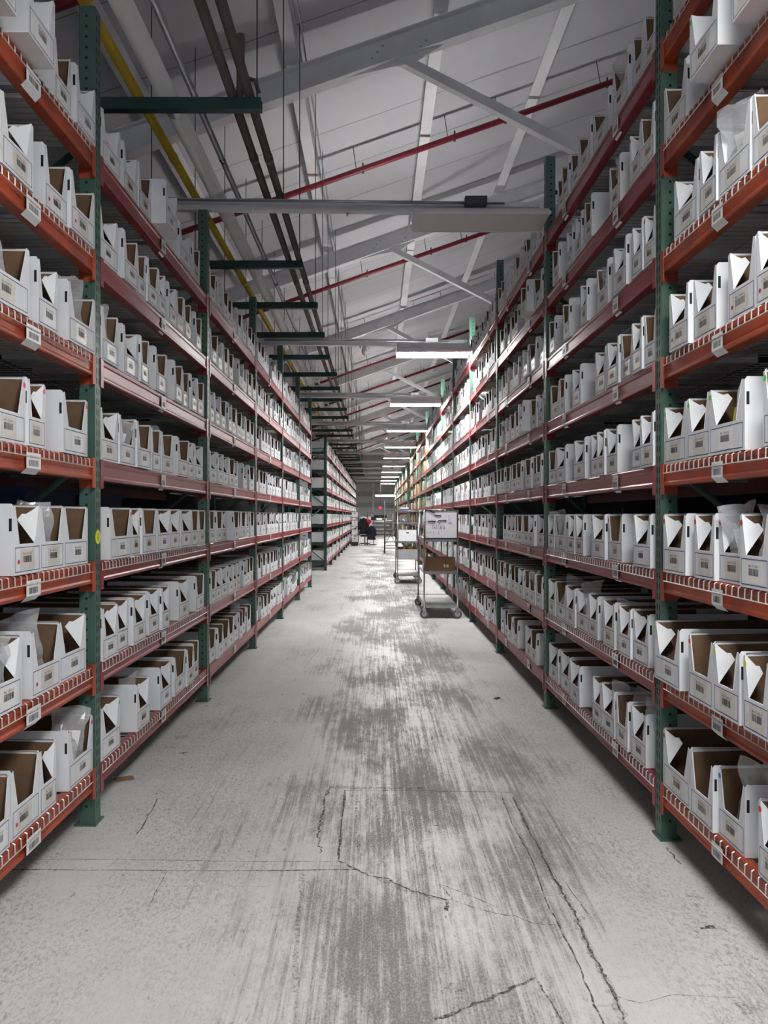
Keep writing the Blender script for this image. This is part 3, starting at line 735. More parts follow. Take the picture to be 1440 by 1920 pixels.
POSTN = {1: 'nearest', 2: 'second', 3: 'third', 4: 'fourth'}
SEEN = set()
def where(side, bay, n):
    s = 'left' if side < 0 else 'right'
    return s
def put_box(side, bay, lev, n, ntot, y, w, flags, xo=0.0, numbered=True):
    a = AL if side < 0 else AR; zo = 0.0 if side < 0 else ZR
    x = side * (a + xo); z = zo + shelf_z(lev) + 0.0015
    b = MB(); h = BH; dep = 0.50
    box_body(b, side, w, dep, h, LIP)
    t = b.build('storage_box', None, (x, y, z))
    t.rotation_euler = (0, 0, R.uniform(-0.012, 0.012))
    row = 'G' if side < 0 else 'F'
    txt = f'Bin: {row}{bay+1}-A{lev+1}-{n+1}' if numbered else None
    ob('label', label_mesh(side, w, LIP, txt, R, R.random() < (0.8 if side > 0 else 0.3)), t)
    feats = []
    if 'f' in flags: ob('flap', flap_mesh(side, w, h, LIP, False, R.uniform(0.65, 1.15)), t); feats.append('folded flap')
    if 'n' in flags: ob('flap', flap_mesh(side, w, h, LIP, True, R.uniform(0.3, 0.5)), t)
    for c in STK:
        if c in flags:
            o = ob('sticker', dot_mesh(side, w, M[STK[c][0]], 'col'), t); o['label'] = f'round {STK[c][1]} sticker'; feats.append(f'{STK[c][1]} dot')
    if 'R' in flags:
        o = ob('sticker', dot_mesh(side, w, M['sticker_magenta'], 'lip'), t); o['label'] = 'round crimson sticker'; feats.append('crimson dot')
    s = 'left' if side < 0 else 'right'
    if bay == 0: pos = f'{ORD[ntot - 1 - n]} before nearest post'
    else: pos = f'{ORD[n]} past {POSTN[bay]} post'
    sh = f'{ORD[lev]} shelf up'
    f = (' with ' + feats[0]) if feats else ''
    if len(feats) > 1: f = ' with ' + feats[-1]
    lab = f'white bin box{f}, {pos}, {sh}, {s} rack'
    tag(t, lab, 'storage box', f'white bin boxes on the {s} rack')
    if 'b' in flags:
        put_bag(x + side * 0.085, y + w / 2, z + 0.06, w * 0.66, R.uniform(0.21, 0.28), f'clear plastic bag in bin box {pos}, {sh}, {s} rack', R.uniform(0.5, 1.1) * -side, 0.0)
    if 'k' in flags:
        c = MB(); c.box((-0.07, -0.06, 0), (0.07, 0.06, 0.135), M['carton']); c.box((-0.071, -0.012, 0.05), (-0.0702, 0.03, 0.09), M['label_white'])
        o = c.build('small_carton', None, (x + side * 0.13, y + w / 2, z + 0.006)); tag(o, f'small brown carton inside bin box {pos}, {sh}, {s} rack', 'carton')
    if 'Y' in flags:
        c = MB(); c.prism([(-0.05, 0), (0.05, 0), (0.055, 0.10), (0.03, 0.175), (-0.05, 0.16)], 'x', -0.012, 0.012, M['yellow_bag'])
        for q in range(4): c.box((-0.0126, -0.03, 0.07 + q * 0.018), (-0.0121, 0.03 - 0.012 * (q % 2), 0.078 + q * 0.018), M['ink'])
        o = c.build('yellow_packet', None, (x + side * 0.05, y + w / 2 - 0.02, z + 0.006)); tag(o, 'yellow printed packet standing in a white bin box on the right', 'packet')
    return t

def parse(side, bay, lev, spec):
    a = AL if side < 0 else AR
    y0 = (YL if side < 0 else YR) + (bay - 1) * LB + 0.082; y1 = y0 + LB - 0.09
    rows = []
    for it in spec.split():
        num = it
        fl = ''
        while num and not num[-1].isdigit(): fl = num[-1] + fl; num = num[:-1]
        neg = num.startswith('-'); p = num[1:] if neg else num
        l, r = p.split('-'); l = -float(l) if neg else float(l); r = float(r)
        xo = -0.085 if 'o' in fl else -0.034 if 'q' in fl else R.uniform(-0.012, 0.012)
        k = F * (a + xo)
        if side < 0: ya, yb = k / (VX - l), k / (VX - r)
        else: ya, yb = k / (r - VX), k / (l - VX)
        c = (ya + yb) / 2; wd = max(0.16, min(0.34, (yb - ya) * 1.07))
        rows.append([c - wd / 2, wd, fl, xo])
    rows.sort()
    if bay == 0:
        lim = y1
        for r in reversed(rows):
            r[0] = min(r[0], lim - r[1] - 0.003); lim = r[0]
        return [tuple(r) for r in rows]
    out = []; prev = y0 if bay else -9
    for ya, wd, fl, xo in rows:
        ya = max(ya, prev + 0.003)
        if bay and ya + wd > y1:
            wd = y1 - ya
            if wd < 0.12: continue
        if bay == 0 and ya + wd > y1: ya = min(ya, y1 - wd)
        if ya < prev: continue
        out.append((ya, wd, fl, xo)); prev = ya + wd
    return out
SPEC = {
 (-1, 0): ["-10-9R 31-80R 80-101f 130-173bp", "-20-38fb 61-111Rb 113-159fk", "27-75fR 78-120b 121-163", "-4-55p 56-83fp 120-163p", "-30-55b 73-108f 135-181b", "5-62f 95-133R 135-175R", "-10-31o 55-102fo 104-133 145-178f"],
 (-1, 1): ["192-224fg 258-280fb 301-321fp 328-348 350-361r 363-372", "185-212f 219-240f 251-273f 280-298f 298-311f 336-354f 368-382", "207-246r 247-261f 266-291 294-318f 319-337f 340-358f 359-371 373-384",
           "187-219f 225-253b 258-282 285-301 304-323b 335-354 353-363f 363-377f", "192-221b 233-259f 260-270 293-313 328-342 343-354 355-366f 368-379", "188-219f 234-257 258-272 274-292 294-306f 317-330f 332-344 346-358 367-378",
           "193-224f 233-257f 260-282 307-328fo 338-359f 362-374"],
 (1, 0): ["1244-1292fr 1296-1335 1345-1391bBk 1423-1470fr", "1229-1272fyq 1292-1335rkq 1338-1384fnyq 1396-1440fyq", "1246-1284fr 1302-1338fr 1342-1384frb 1389-1440frb", "1247-1285fg 1291-1329fgn 1332-1394fgnY 1432-1480g",
          "1257-1289fR 1292-1332f 1367-1414fR 1420-1460fR", "1266-1306f 1313-1341f 1345-1400fb 1413-1460", "1241-1280 1295-1344fgo 1380-1408fgo 1411-1460o", "1262-1290 1300-1335"],
 (1, 1): ["1030-1046f 1052-1068f 1068-1086f 1112-1127f 1128-1151fb 1155-1176b 1185-1210fb", "1030-1042f 1043-1062b 1064-1081f 1082-1103fb 1104-1120f 1131-1151fb 1165-1187fr 1188-1215f",
          "1030-1041fb 1041-1060b 1067-1079f 1079-1093f 1110-1133fr 1140-1165r 1189-1218fy", "1030-1042 1044-1060f 1076-1096f 1108-1121f 1122-1135f 1137-1157f 1187-1206f 1207-1230fg",
          "1033-1048 1050-1058 1073-1088f 1117-1135f 1140-1160f 1164-1186 1195-1211f 1212-1230", "1030-1040 1056-1067 1090-1098f 1120-1139b 1150-1173f 1200-1212f 1213-1231fr",
          "1036-1047 1064-1072f 1080-1088f 1097-1108 1143-1162b 1186-1206fr 1207-1230", "1046-1058 1060-1072 1072-1087 1088-1110 1111-1140 1150-1176b 1195-1215 1216-1230"],
}
NBOX = 0
for (side, bay), rows in SPEC.items():
    for lev, spec in enumerate(rows):
        its = parse(side, bay, lev, spec)
        for n, (y, w_, fl, xo) in enumerate(its):
            put_box(side, bay, lev, n, len(its), y, w_, fl, xo); NBOX += 1
def random_row(y0, rnd, fill=0.93):
    y = y0 + 0.085 + rnd.uniform(0, 0.05); out = []
    while True:
        wd = rnd.choice((0.25, 0.25, 0.25, 0.19, 0.255, 0.30))
        if y + wd > y0 + LB - 0.01: break
        if rnd.random() < fill: out.append((y, wd))
        y += wd + rnd.choice((0.004, 0.004, 0.01, 0.03))
    return out
for side in (-1, 1):
    for lev in range(7 if side < 0 else 8):
        y0 = (YL if side < 0 else YR) + LB
        its = random_row(y0, R, 0.94)
        for n, (y, wd) in enumerate(its):
            fl = ''.join(c for c, p in (('f', 0.4), ('b', 0.07), ('r', 0.06)) if R.random() < p)
            put_box(side, 2, lev, n, len(its), y, wd, fl, -0.07 if R.random() < 0.04 and 0 < n < len(its) - 1 else R.uniform(-0.015, 0.015), False); NBOX += 1
M['tote_blue'] = mat('tote_blue', (0.02, 0.07, 0.20), 0.5)
for i, (ty, lab) in enumerate(((4.25, 'dark blue tote behind the white boxes, just past nearest post on the left rack'), (5.15, 'dark blue tote deeper along the left rack, behind the white boxes'))):
    b = MB(); b.prism([(0.0, 0.0), (0.40, 0.0), (0.43, 0.36), (-0.03, 0.36)], 'y', 0.0, 0.70, M['tote_blue'])
    o = b.build('storage_tote', None, (-AL - 0.98, ty, shelf_z(2) + 0.002)); tag(o, lab, 'tote', None)
    c = MB(); c.box((-0.045, -0.015, 0.36), (0.445, 0.715, 0.385), M['tote_blue']); c.build('lid', o)
# everything farther down the aisle: one mass of bins
far = MB()
def far_rows(side, x, zo, ystart, nb, nl, fill=0.95, skip=None):
    for k in range(nb):
        for l in range(nl):
            for (y, wd) in random_row(ystart + k * LB, R, fill):
                if skip and skip(k, l, y): continue
                hh = BH * R.uniform(0.96, 1.04)
                box_body(far, side, wd, 0.45, hh, LIP, (x + sx(side, R.uniform(-0.015, 0.03)), y, zo + shelf_z(l) + 0.0015), fine=False)
                yc = y + wd * 0.5
                if R.random() < 0.4:
                    fm = flap_mesh(side, wd, hh, LIP, False, R.uniform(0.65, 1.15)); i0 = len(far.v)
                    far.v += [(c.co.x + x, c.co.y + y, c.co.z + zo + shelf_z(l) + 0.0015) for c in fm.vertices]
                    for p in fm.polygons: far.f.append(tuple(i0 + q for q in p.vertices)); far.m.append(far.mi(M['white_card'])); far.sm.append(False)
                    bpy.data.meshes.remove(fm)
                xx = x + sx(side, -0.02)
                far.face([(xx, yc - 0.022, zo + shelf_z(l) + 0.05), (xx, yc + 0.022, zo + shelf_z(l) + 0.05), (xx, yc + 0.022, zo + shelf_z(l) + 0.075), (xx, yc - 0.022, zo + shelf_z(l) + 0.075)], M['grey_dark'])
far_rows(-1, -AL, 0.0, YL + 2 * LB, 3, 7)
far_rows(1, AR, ZR, YR + 2 * LB, 5, 8, 0.95, lambda k, l, y: k == 4 and R.random() < 0.5)
far_rows(-1, -AL, 0.0, 21.33, 12, 7, 0.97)
fo = far.build('storage_boxes'); tag(fo, 'mass of white bin boxes filling the farther shelves on both sides', 'storage boxes', None, 'stuff')

# closed white boxes seen through the end frame of the farther left rack
for l in range(7):
    b = MB(); b.box((-0.15, 0, 0), (0.15, 0.40, 0.26), M['white_card'])
    o = b.build('archive_box', None, (-AL - 0.30, 21.33 + 0.09, shelf_z(l) + 0.002)); o.location.x = -AL - 0.62
    tag(o, f'closed white archive box at the end of the farther left rack, {ORD[l]} shelf up', 'storage box', 'archive boxes at the rack end')
    c = MB(); c.box((-0.155, -0.004, 0.20), (0.155, 0.404, 0.265), M['white_card']); c.build('lid', o)
    c = MB(); c.box((-0.045, -0.006, 0.165), (0.045, -0.0005, 0.185), M['hole']); c.build('hand_hole', o)
    b = MB(); b.box((sx(-1, 1.0), 0.02, CB[l] + 0.05), (sx(-1, 0.07), 0.05, CB[l] + 0.12), M['dark_green']); b.build('end_shelf_rail', RF)

# brown cartons and files on the far right shelves
CT = 0
def carton(x, y, z, dx, dy, dz, m, lab, side=1):
    b = MB(); b.box((0, 0, 0), (dx, dy, dz), m); o = b.build('carton', None, (x, y, z)); tag(o, lab, 'carton', 'brown cartons on the far right shelves')
    c = MB(); c.box((0.0, dy * 0.45, dz), (dx, dy * 0.55, dz + 0.001), M['tape']); c.box((-0.001, dy * 0.45, dz * 0.6), (0, dy * 0.55, dz + 0.001), M['tape']); c.build('packing_tape', o)
for k in range(7, 11):
    for l in range(8):
        y = YR + (k - 1) * LB + LB + 0.10; n = 0
        yend = YR + (k + 1) * LB - 0.02
        while True:
            dy = R.uniform(0.30, 0.55); dz = R.uniform(0.20, 0.36)
            if y + dy > yend: break
            if R.random() < 0.86:
                m = M[R.choice(('carton', 'carton', 'carton_pale', 'carton_pale', 'carton_orange', 'folder_green', 'paper'))]
                lb = {'carton': 'brown carton', 'carton_pale': 'pale tan carton', 'carton_orange': 'orange tan carton', 'folder_green': 'green file carton', 'paper': 'white paper carton'}[m.name]
                carton(AR + 0.02, y, ZR + shelf_z(l) + 0.002, 0.5, dy, dz, m, f'{lb}, {ORD[n]} in far right bay {ORD[k]} along, {ORD[l]} shelf up'); n += 1
            y += dy + R.uniform(0.01, 0.08)
fc = MB()
for k in range(10):
    for l in range(7):
        y = YR + 11 * LB + 2.9 + k * LB + 0.1
        while y < YR + 11 * LB + 2.9 + (k + 1) * LB - 0.4:
            dy = R.uniform(0.25, 0.5)
            if R.random() < 0.85: fc.box((AR + 0.02, y, ZR + shelf_z(l) + 0.002), (AR + 0.5, y + dy, ZR + shelf_z(l) + R.uniform(0.2, 0.36)), M[R.choice(('carton', 'carton_pale', 'paper', 'carton_orange', 'folder_green'))])
            y += dy + 0.04
o = fc.build('distant_cartons'); tag(o, 'mass of mixed cartons on the farthest right rack', 'cartons', None, 'stuff')

# ------------------------------------------------------------------ carts
def caster(root, x, y, r=0.065):
    b = MB(); b.tube([(x, y - 0.016, r), (x, y + 0.016, r)], r, M['rubber'], 18); b.tube([(x, y - 0.019, r), (x, y + 0.019, r)], r * 0.6, M['galv'], 12)
    o = b.build('caster', root)
    c = MB()
    for d in (-0.024, 0.024): c.prism([(x - 0.015, r), (x + 0.015, r), (x + 0.03, 2 * r + 0.012), (x - 0.03, 2 * r + 0.012)], 'y', y + d - 0.002, y + d + 0.002, M['steel'])
    c.box((x - 0.035, y - 0.03, 2 * r + 0.012), (x + 0.035, y + 0.03, 2 * r + 0.02), M['steel']); c.build('fork', o)
def cart(x0, x1, y0, y1, top, shelves, label):
    z0 = fz((x0 + x1) / 2) + 0.001; t = empty('utility_cart', (x0, y0, z0)); tag(t, label, 'cart')
    W, D = x1 - x0, y1 - y0
    for x in (0, W):
        for y in (0, D):
            b = MB(); b.tube([(x, y, 0.15), (x, y, top)], 0.0135, M['steel'], 10); b.build('post', t); caster(t, x, y)
    b = MB()
    for z in (top - 0.01,):
        b.tube([(0, 0, z), (W, 0, z), (W, D, z), (0, D, z), (0, 0, z)], 0.013, M['steel'], 8)
    b.build('top_rail', t)
    for z, lip in shelves:
        b = MB(); b.box((0, 0, z - 0.008), (W, D, z), M['steel_panel'])
        for q in ((0, -0.003, W, 0.003), (0, D - 0.003, W, D + 0.003), (-0.003, 0, 0.003, D), (W - 0.003, 0, W + 0.003, D)):
            b.box((q[0], q[1], z - 0.03), (q[2], q[3], z + lip), M['steel'] if lip < 0.1 else M['steel_panel'])
        b.build('shelf', t)
    return t, z0
t1, z1 = cart(0.715, 1.215, 11.60, 13.25, 1.625, ((0.19, 0.01), (0.695, 0.012), (1.18, 0.02)), 'tall steel cart carrying a whiteboard, standing by the right rack')
t2, z2 = cart(0.475, 0.965, 17.5, 19.1, 1.66, ((0.20, 0.01), (0.575, 0.20), (0.945, 0.015), (1.375, 0.012), (1.655, 0.01)), 'steel shelf cart with a deep grey tray, beyond the whiteboard cart')
# whiteboard
t = empty('whiteboard', (0.717, 11.575, 1.165)); tag(t, 'black framed whiteboard with marker scribbles hung on the steel cart', 'whiteboard')
W, H = 0.497, 0.43
b = MB(); b.box((0.01, -0.004, 0.01), (W - 0.01, 0.006, H - 0.01), M['board']); b.build('panel', t)
b = MB(); e = 0.014
for q in ((0, 0, W, e), (0, H - e, W, H), (0, 0, e, H), (W - e, 0, W, H)): b.box((q[0], -0.009, q[1]), (q[2], 0.008, q[3]), M['black'])
b.build('frame', t)
b = MB(); zz = lambda px, py: (px / 1440 * 0.553 - 0.075, 0.43 - (py - 262) / 870 * 0.43)
def stroke(pts, r, m): 
    P_ = [zz(*p) for p in pts]; b.tube([(x, -0.0045, z) for x, z in P_], r, m, 5)
stroke([(330, 605), (480, 598), (630, 612)], 0.0085, M['ink']); stroke([(690, 625), (720, 600), (745, 578), (850, 575)], 0.005, M['ink']); stroke([(740, 575), (850, 582), (950, 572), (1050, 580)], 0.0075, M['ink'])
stroke([(560, 400), (700, 425), (840, 428)], 0.007, M['ink']); stroke([(620, 415), (720, 440)], 0.006, M['ink']); stroke([(420, 300), (590, 330)], 0.009, M['ink'])
for p in ((265, 595), (750, 665), (310, 940), (430, 940), (540, 930), (255, 1055), (740, 930), (1110, 435)): stroke([p, (p[0] + 22, p[1] + 6)], 0.005, M['ink'])
stroke([(1140, 480), (1140, 650)], 0.002, M['sticker_blue']); stroke([(1140, 650), (1260, 650)], 0.003, M['sticker_blue']); stroke([(1215, 480), (1215, 650)], 0.002, M['sticker_blue'])
for i, ch in enumerate('TATIANA'):
    x = 500 + i * 74; y0, y1, x2 = 715, 840, x + 50
    S = {'T': [[(x, y0), (x2, y0)], [(x + 25, y0), (x + 25, y1)]], 'A': [[(x, y1), (x + 25, y0), (x2, y1)], [(x + 10, y1 - 45), (x2 - 10, y1 - 45)]], 'I': [[(x + 25, y0), (x + 25, y1)]], 'N': [[(x, y1), (x, y0), (x2, y1), (x2, y0)]]}[ch]
    for s_ in S: stroke(s_, 0.0022, M['purple_ink'])
b.build('writing', t)
# brown open carton on the first cart
def open_carton(x, y, z, dx, dy, dz, lab):
    b = MB(); m, t_ = M['carton'], 0.006
    b.box((0, 0, 0), (dx, dy, 0.006), m)
    for q in ((0, 0, dx, t_), (0, dy - t_, dx, dy), (0, t_, t_, dy - t_), (dx - t_, t_, dx, dy - t_)): b.box((q[0], q[1], 0.006), (q[2], q[3], dz * R.uniform(0.93, 1.0)), m)
    o = b.build('open_carton', None, (x, y, z)); tag(o, lab, 'carton')
    c = MB(); c.box((dx * 0.60, -0.001, dz * 0.30), (dx * 0.66, -0.0002, dz * 0.50), M['tape']); c.box((dx * 0.69, -0.001, dz * 0.30), (dx * 0.77, -0.0002, dz * 0.48), M['tape']); c.build('shipping_label', o)
    return o
open_carton(0.755, 11.66, z1 + 0.699, 0.43, 0.36, 0.215, 'open brown carton on the middle shelf of the whiteboard cart')
def crumple(name, loc, s, m, lab, cat, seed=1):
    b = MB(); n, k = 14, 9; G = {}
    for j in range(k + 1):
        for i in range(n):
            a = 2 * math.pi * i / n; ph = math.pi * j / k
            p = Vector((math.sin(ph) * math.cos(a), math.sin(ph) * math.sin(a), math.cos(ph)))
            r = 1 + 0.45 * noise.noise(p * 2.2 + Vector((seed * 7.1, 0, 0)))
            G[i, j] = Vector((p.x * r * s[0], p.y * r * s[1], max(-0.95, p.z * r) * s[2] + s[2] * 0.95))
    for j in range(k):
        for i in range(n): b.face([G[i, j], G[(i + 1) % n, j], G[(i + 1) % n, j + 1], G[i, j + 1]], m)
    o = b.build(name, None, loc); tag(o, lab, cat); return o
crumple('plastic_bundle', (0.775, 12.25, z1 + 0.698), (0.05, 0.09, 0.06), M['paper'], 'white plastic bundle beside the brown carton on the cart', 'plastic bundle', 3)
# load of the second cart
b = MB(); b.box((0, 0, 0), (0.40, 0.45, 0.265), M['white_card']); o = b.build('archive_box', None, (0.50, 17.515, z2 + 0.948)); tag(o, 'white box with a hand hole on the tray cart', 'storage box')
c = MB(); c.box((0.165, -0.001, 0.19), (0.235, -0.0002, 0.212), M['hole']); c.build('hand_hole', o)
crumple('plastic_bundle', (0.62, 17.75, z2 + 1.378), (0.10, 0.14, 0.09), M['paper'], 'crumpled white plastic bundle on the upper shelf of the tray cart', 'plastic bundle', 5)
crumple('plastic_bundle', (0.87, 18.4, z2 + 0.948), (0.06, 0.12, 0.08), M['paper'], 'white plastic bundle behind the box on the tray cart', 'plastic bundle', 8)
b = MB(); b.box((0, 0, 0), (0.20, 0.28, 0.03), M['purple_cover']); b.box((0.005, 0.005, 0.031), (0.19, 0.27, 0.055), M['paper']); o = b.build('binder', None, (0.54, 17.54, z2 + 1.667)); tag(o, 'purple binder lying on top of the tray cart', 'binder')
for q in range(5):
    b = MB(); b.box((0, 0, 0), (0.055, 0.30, 0.26 - 0.02 * (q % 2)), M[('carton_pale', 'carton', 'carton_orange', 'carton_pale', 'carton')[q]])
    o = b.build('file_box', None, (0.60 + q * 0.062, 17.60, z2 + 0.578)); tag(o, f'narrow tan file box in the grey tray, {ORD[q]} from the left', 'file box', 'file boxes in the cart tray')

# ------------------------------------------------------------------ rolling ladder
def ladder():
    x0, x1, y0 = 0.33, 0.85, 31.0; z0 = fz(0.6); t = empty('rolling_ladder', (x0, y0, z0)); tag(t, 'grey rolling ladder with high handrail in the aisle beyond the carts', 'ladder')
    W = x1 - x0; m = M['grey_dark']
    for x in (0, W):
        b = MB(); b.tube([(x, 0, 0.03), (x, 0.9, 1.3)], 0.022, m, 8); b.build('front_rail', t)
        b = MB(); b.tube([(x, 1.25, 0.08), (x, 1.25, 1.3)], 0.022, m, 8); b.build('rear_leg', t); caster(t, x, 1.25, 0.04)
        b = MB(); b.tube([(x, 0.05, 0.1), (x, 0.05, 0.95), (x, 0.85, 2.15), (x, 1.25, 2.15), (x, 1.25, 1.3)], 0.022, m, 8); b.build('handrail', t)
    for q in range(5):
        b = MB(); b.box((0, 0.11 + q * 0.17, 0.22 + q * 0.24), (W, 0.27 + q * 0.17, 0.25 + q * 0.24), m); b.build('step', t)
    b = MB(); b.box((0, 0.85, 1.29), (W, 1.27, 1.32), m); b.build('platform', t)
    b = MB(); b.tube([(0, 1.25, 2.15), (W, 1.25, 2.15)], 0.015, m, 8); b.build('top_bar', t); b = MB(); b.tube([(0, 1.25, 1.75), (W, 1.25, 1.75)], 0.012, m, 8); b.build('mid_bar', t); b = MB(); b.tube([(0, 1.25, 0.3), (W, 1.25, 0.3)], 0.012, m, 8)
    b.tube([(0, 1.25, 0.3), (W, 1.25, 1.2)], 0.010, m, 8); b.tube([(W, 1.25, 0.3), (0, 1.25, 1.2)], 0.010, m, 8); b.build('brace', t)
ladder()

# ------------------------------------------------------------------ far left: black shelf stand, chair, jackets
def far_left():
    x, y = -1.30, 39.3
    t = empty('shelf_stand', (x, y, 0)); tag(t, 'narrow black shelf stand of boxes at the far end of the left rack', 'shelf')
    for a in (0, 0.36):
        for c in (0, 0.4): b = MB(); b.box((a - 0.012, c - 0.012, 0), (a + 0.012, c + 0.012, 1.46), M['black']); b.build('post', t)
    for z in (0.12, 0.52, 0.96, 1.40):
        b = MB(); b.box((-0.01, 0, z), (0.37, 0.4, z + 0.02), M['black']); b.build('shelf', t)
    for i, (z, s) in enumerate(((0.145, 0.28), (0.545, 0.26), (0.985, 0.27), (1.425, 0.26))):
        b = MB(); b.box((0, 0, 0), (0.28 + 0.02 * (i == 3), 0.34, s), M['white_card']); o = b.build('archive_box', None, (x + 0.04, y + 0.03, z)); tag(o, f'grey white archive box on the narrow black stand, {ORD[i]} from the bottom', 'storage box', 'archive boxes on the black stand')
        c = MB(); c.box((0.10, -0.001, s * 0.7), (0.18, -0.0002, s * 0.8), M['hole']); c.build('hand_hole', o)
    cx, cy = -0.60, 39.7
    t = empty('office_chair', (cx, cy, 0)); tag(t, 'black swivel office chair near the far end of the aisle', 'chair')
    b = MB()
    for q in range(5):
        a = q * 1.2566 + 0.3; b.tube([(0, 0, 0.10), (0.28 * math.cos(a), 0.28 * math.sin(a), 0.075)], [0.03, 0.018], M['black'], 8)
    b.build('star_base', t)
    for q in range(5):
        a = q * 1.2566 + 0.3; b = MB(); b.tube([(0.28 * math.cos(a) - 0.015, 0.28 * math.sin(a), 0.03), (0.28 * math.cos(a) + 0.015, 0.28 * math.sin(a), 0.03)], 0.03, M['black'], 10); b.build('caster', t)
    b = MB(); b.tube([(0, 0, 0.1), (0, 0, 0.44)], 0.028, M['black'], 10); b.build('gas_lift', t)
    b = MB(); b.prism([(-0.24, 0.46), (-0.2, 0.44), (0.22, 0.44), (0.25, 0.48), (0.22, 0.53), (-0.2, 0.53), (-0.25, 0.50)], 'y', -0.24, 0.24, M['black_cloth']); b.build('seat', t)
    b = MB(); b.prism([(-0.22, 0.58), (0.22, 0.58), (0.24, 0.9), (0.18, 1.22), (-0.18, 1.22), (-0.24, 0.9)], 'y', 0.20, 0.28, M['black_cloth']); b.build('backrest', t)
    for s in (-0.27, 0.27):
        b = MB(); b.tube([(s, 0.0, 0.5), (s, 0.0, 0.70), (s, -0.15, 0.72), (s, 0.15, 0.72)], 0.02, M['black'], 8); b.build('armrest', t)
    def garment(loc, w_, h_, m, lab, seed):
        b = MB(); n, k = 16, 12; G = {}
        for j in range(k + 1):
            c = j / k; ww = w_ * (0.62 + 0.38 * c) if c < 0.85 else w_
            for i in range(n):
                a = 2 * math.pi * i / n; f = 1 + 0.10 * math.sin(a * 5 + seed) * c
                G[i, j] = Vector((math.cos(a) * ww / 2 * f * min(1, 0.35 + 4 * c), math.sin(a) * 0.09 * f * min(1, 0.4 + 3 * c), -c * h_ + 0.02 * noise.noise(Vector((i, j, seed)) * 0.6)))
        for j in range(k):
            for i in range(n): b.face([G[i, j], G[(i + 1) % n, j], G[(i + 1) % n, j + 1], G[i, j + 1]], m, True)
        b.face([G[i, 0] for i in range(n)], m)
        o = b.build('jacket', None, loc); tag(o, lab, 'jacket', 'jackets by the office chair')
        for s in (-1, 1):
            c = MB(); c.tube([(s * w_ * 0.30, 0, -0.04), (s * w_ * 0.50, -0.02, -h_ * 0.35), (s * w_ * 0.52, -0.05, -h_ * 0.72)], [0.05, 0.055, 0.045], m, 8); c.build('sleeve', o)
    garment((cx - 0.06, cy + 0.24, 1.40), 0.44, 0.85, M['black_cloth'], 'black jacket draped over the office chair back', 1)
    garment((cx + 0.20, cy + 0.16, 1.34), 0.14, 0.30, M['red_cloth'], 'red garment draped on the right of the chair back', 4)
    garment((cx + 0.34, cy - 0.05, 1.00), 0.40, 0.72, M['navy_cloth'], 'navy coat hanging over the right arm of the office chair', 2)
    t = empty('coat_stand', (cx + 0.12, cy + 0.45, 0)); tag(t, 'black coat stand behind the draped office chair', 'coat stand')
    b = MB(); b.tube([(0, 0, 0.02), (0, 0, 1.7)], 0.02, M['black'], 8); b.build('pole', t)
    b = MB(); b.tube([(0, 0, 0.0), (0, 0, 0.02)], 0.2, M['black'], 14); b.build('base', t)
    for s in (-1, 1): b = MB(); b.tube([(0, 0, 1.45), (s * 0.18, 0, 1.62), (s * 0.2, 0, 1.68)], 0.012, M['black'], 6); b.build('hook', t)
    t = empty('monitor', (cx + 0.44, cy + 0.85, 0)); tag(t, 'black monitor on a tall stand behind the office chair', 'monitor')
    b = MB(); b.box((-0.13, -0.02, 1.28), (0.13, 0.02, 1.46), M['black']); b.build('screen', t)
    b = MB(); b.tube([(0, 0.03, 0.02), (0, 0.03, 1.36)], 0.018, M['grey_dark'], 8); b.tube([(0, 0.03, 0), (0, 0.03, 0.02)], 0.16, M['grey_dark'], 12); b.build('stand', t)
    b = MB(); b.box((0, 0, 0.04), (0.36, 0.32, 0.20), M['black']); b.box((0.03, 0.03, 0), (0.33, 0.29, 0.04), M['black']); o = b.build('crate', None, (-1.28, 38.6, 0)); tag(o, 'low black crate on the floor before the narrow stand', 'crate')
far_left()

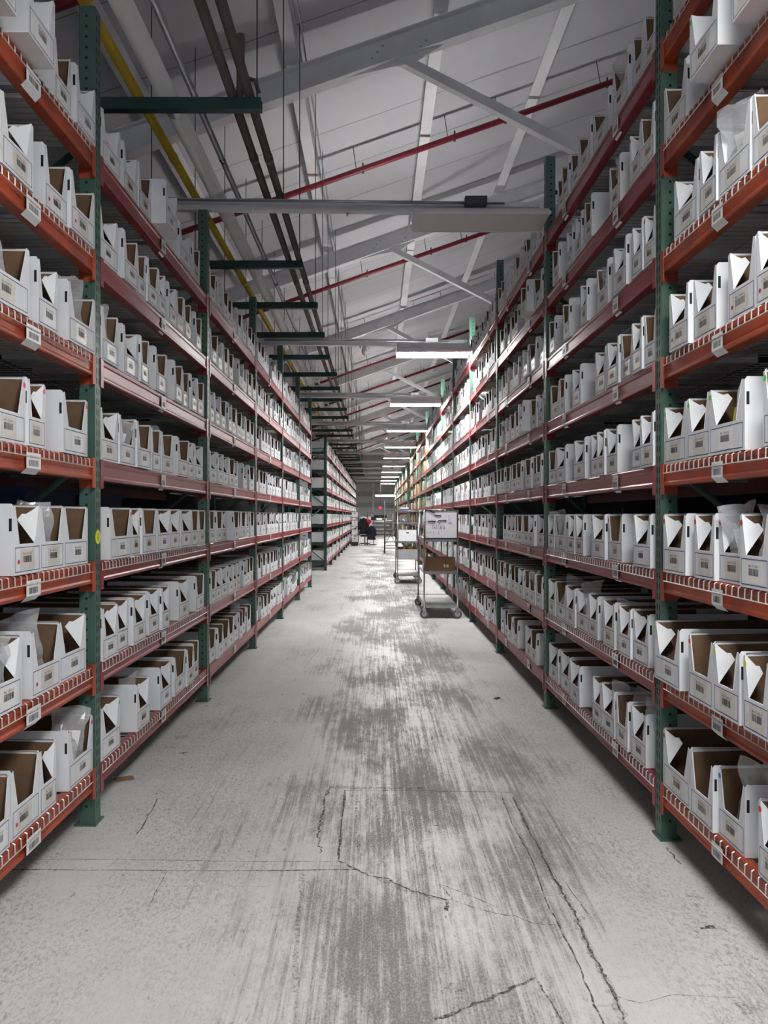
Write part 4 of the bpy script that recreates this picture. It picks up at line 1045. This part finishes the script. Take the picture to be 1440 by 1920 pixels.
# ------------------------------------------------------------------ far end: bench shelves, sign, partition
def far_end():
    x0, x1, y = -0.32, 1.20, 57.0; t = empty('storage_shelf', (x0, y, -0.02)); tag(t, 'wide grey shelf unit of white rolls by the far wall', 'shelf'); W = x1 - x0
    for a in (0, W):
        for c in (0, 0.5): b = MB(); b.box((a - 0.025, c - 0.025, 0), (a + 0.025, c + 0.025, 1.70), M['galv']); b.build('post', t)
    for z in (0.12, 0.38, 0.66, 0.95, 1.68):
        b = MB(); b.box((0, -0.03, z), (W, 0.5, z + 0.04), M['grey_dark']); b.build('shelf', t)
    for i, z in enumerate((0.16, 0.42, 0.70, 0.99)):
        b = MB(); b.tube([(x0 + 0.06, y + 0.2, z + 0.10 - 0.02), (x1 - 0.06, y + 0.2, z + 0.10 - 0.02)], 0.095, M['paper'], 14); o = b.build('paper_roll'); tag(o, f'long white roll lying on the far grey shelf unit, {ORD[i]} from the bottom', 'roll', 'white rolls on the far shelf')
        c = MB(); c.disc((x1 - 0.0595, y + 0.2, z + 0.08), (1, 0, 0), 0.03, M['hole']); c.build('core', o)
    b = MB(); b.box((0, 0, 0), (0.95, 0.3, 0.20), M['black']); o = b.build('black_case', None, (x0 + 0.12, y + 0.08, 1.34)); tag(o, 'long black case high on the far grey shelf unit', 'case')
    c = MB(); c.box((0.4, -0.02, 0.08), (0.55, 0, 0.11), M['galv']); c.build('handle', o)
    b = MB(); b.box((0, 0, 0), (0.95, 0.3, 0.15), M['paper']); b.box((0.05, -0.002, 0.02), (0.2, 0, 0.12), M['black']); b.box((0.6, -0.002, 0.02), (0.9, 0, 0.12), M['black']); o = b.build('white_case', None, (x0 + 0.12, y + 0.08, 1.185)); tag(o, 'white box with black end panels under the long black case', 'box')
    c = MB(); c.box((0, -0.001, 0.145), (0.95, 0.3, 0.152), M['paper']); c.build('lid', o)
    b = MB(); b.box((0, 0, 0), (0.85, 0.05, 1.45), M['lens_off']); o = b.build('partition_panel', None, (-1.20, 56.5, 0)); tag(o, 'pale grey panel standing left of the far shelf unit', 'panel')
    c = MB(); c.box((0.83, -0.005, 0), (0.85, 0.055, 1.47), M['galv']); c.build('edge_trim', o)
    t = empty('hanging_sign', (0.26, 51.69, CH + 0.56)); tag(t, 'small red sign hanging on a rod before the far wall', 'sign')
    b = MB(); b.box((-0.12, -0.02, -0.10), (0.12, 0.02, 0.06), M['sign_red']); b.build('sign_panel', t)
    b = MB(); b.tube([(0, 0, 0.06), (0, 0, 1.94)], 0.012, M['grey_dark'], 6); b.build('rod', t)
far_end()

# ------------------------------------------------------------------ scraps on the floor
def scrap(px, py, dx, dy, m, lab, rz):
    x, y = floor_pt(px, py); b = MB(); b.box((-dx / 2, -dy / 2, 0), (dx / 2, dy / 2, 0.008), m); b.box((-dx / 2, -dy / 2 + 0.004, 0.008), (dx * 0.3, dy / 2 - 0.004, 0.011), m)
    o = b.build('cardboard_scrap', None, (x, y, fz(x) + 0.0015)); o.rotation_euler = (0, 0, rz); tag(o, lab, 'scrap')
scrap(233, 1462, 0.10, 0.05, M['carton'], 'small brown cardboard scrap on the floor by the left rack', 0.5)
scrap(932, 1310, 0.06, 0.025, M['grey_dark'], 'dark scrap lying on the floor right of the aisle middle', 0.9)
print('BOXES', NBOX)
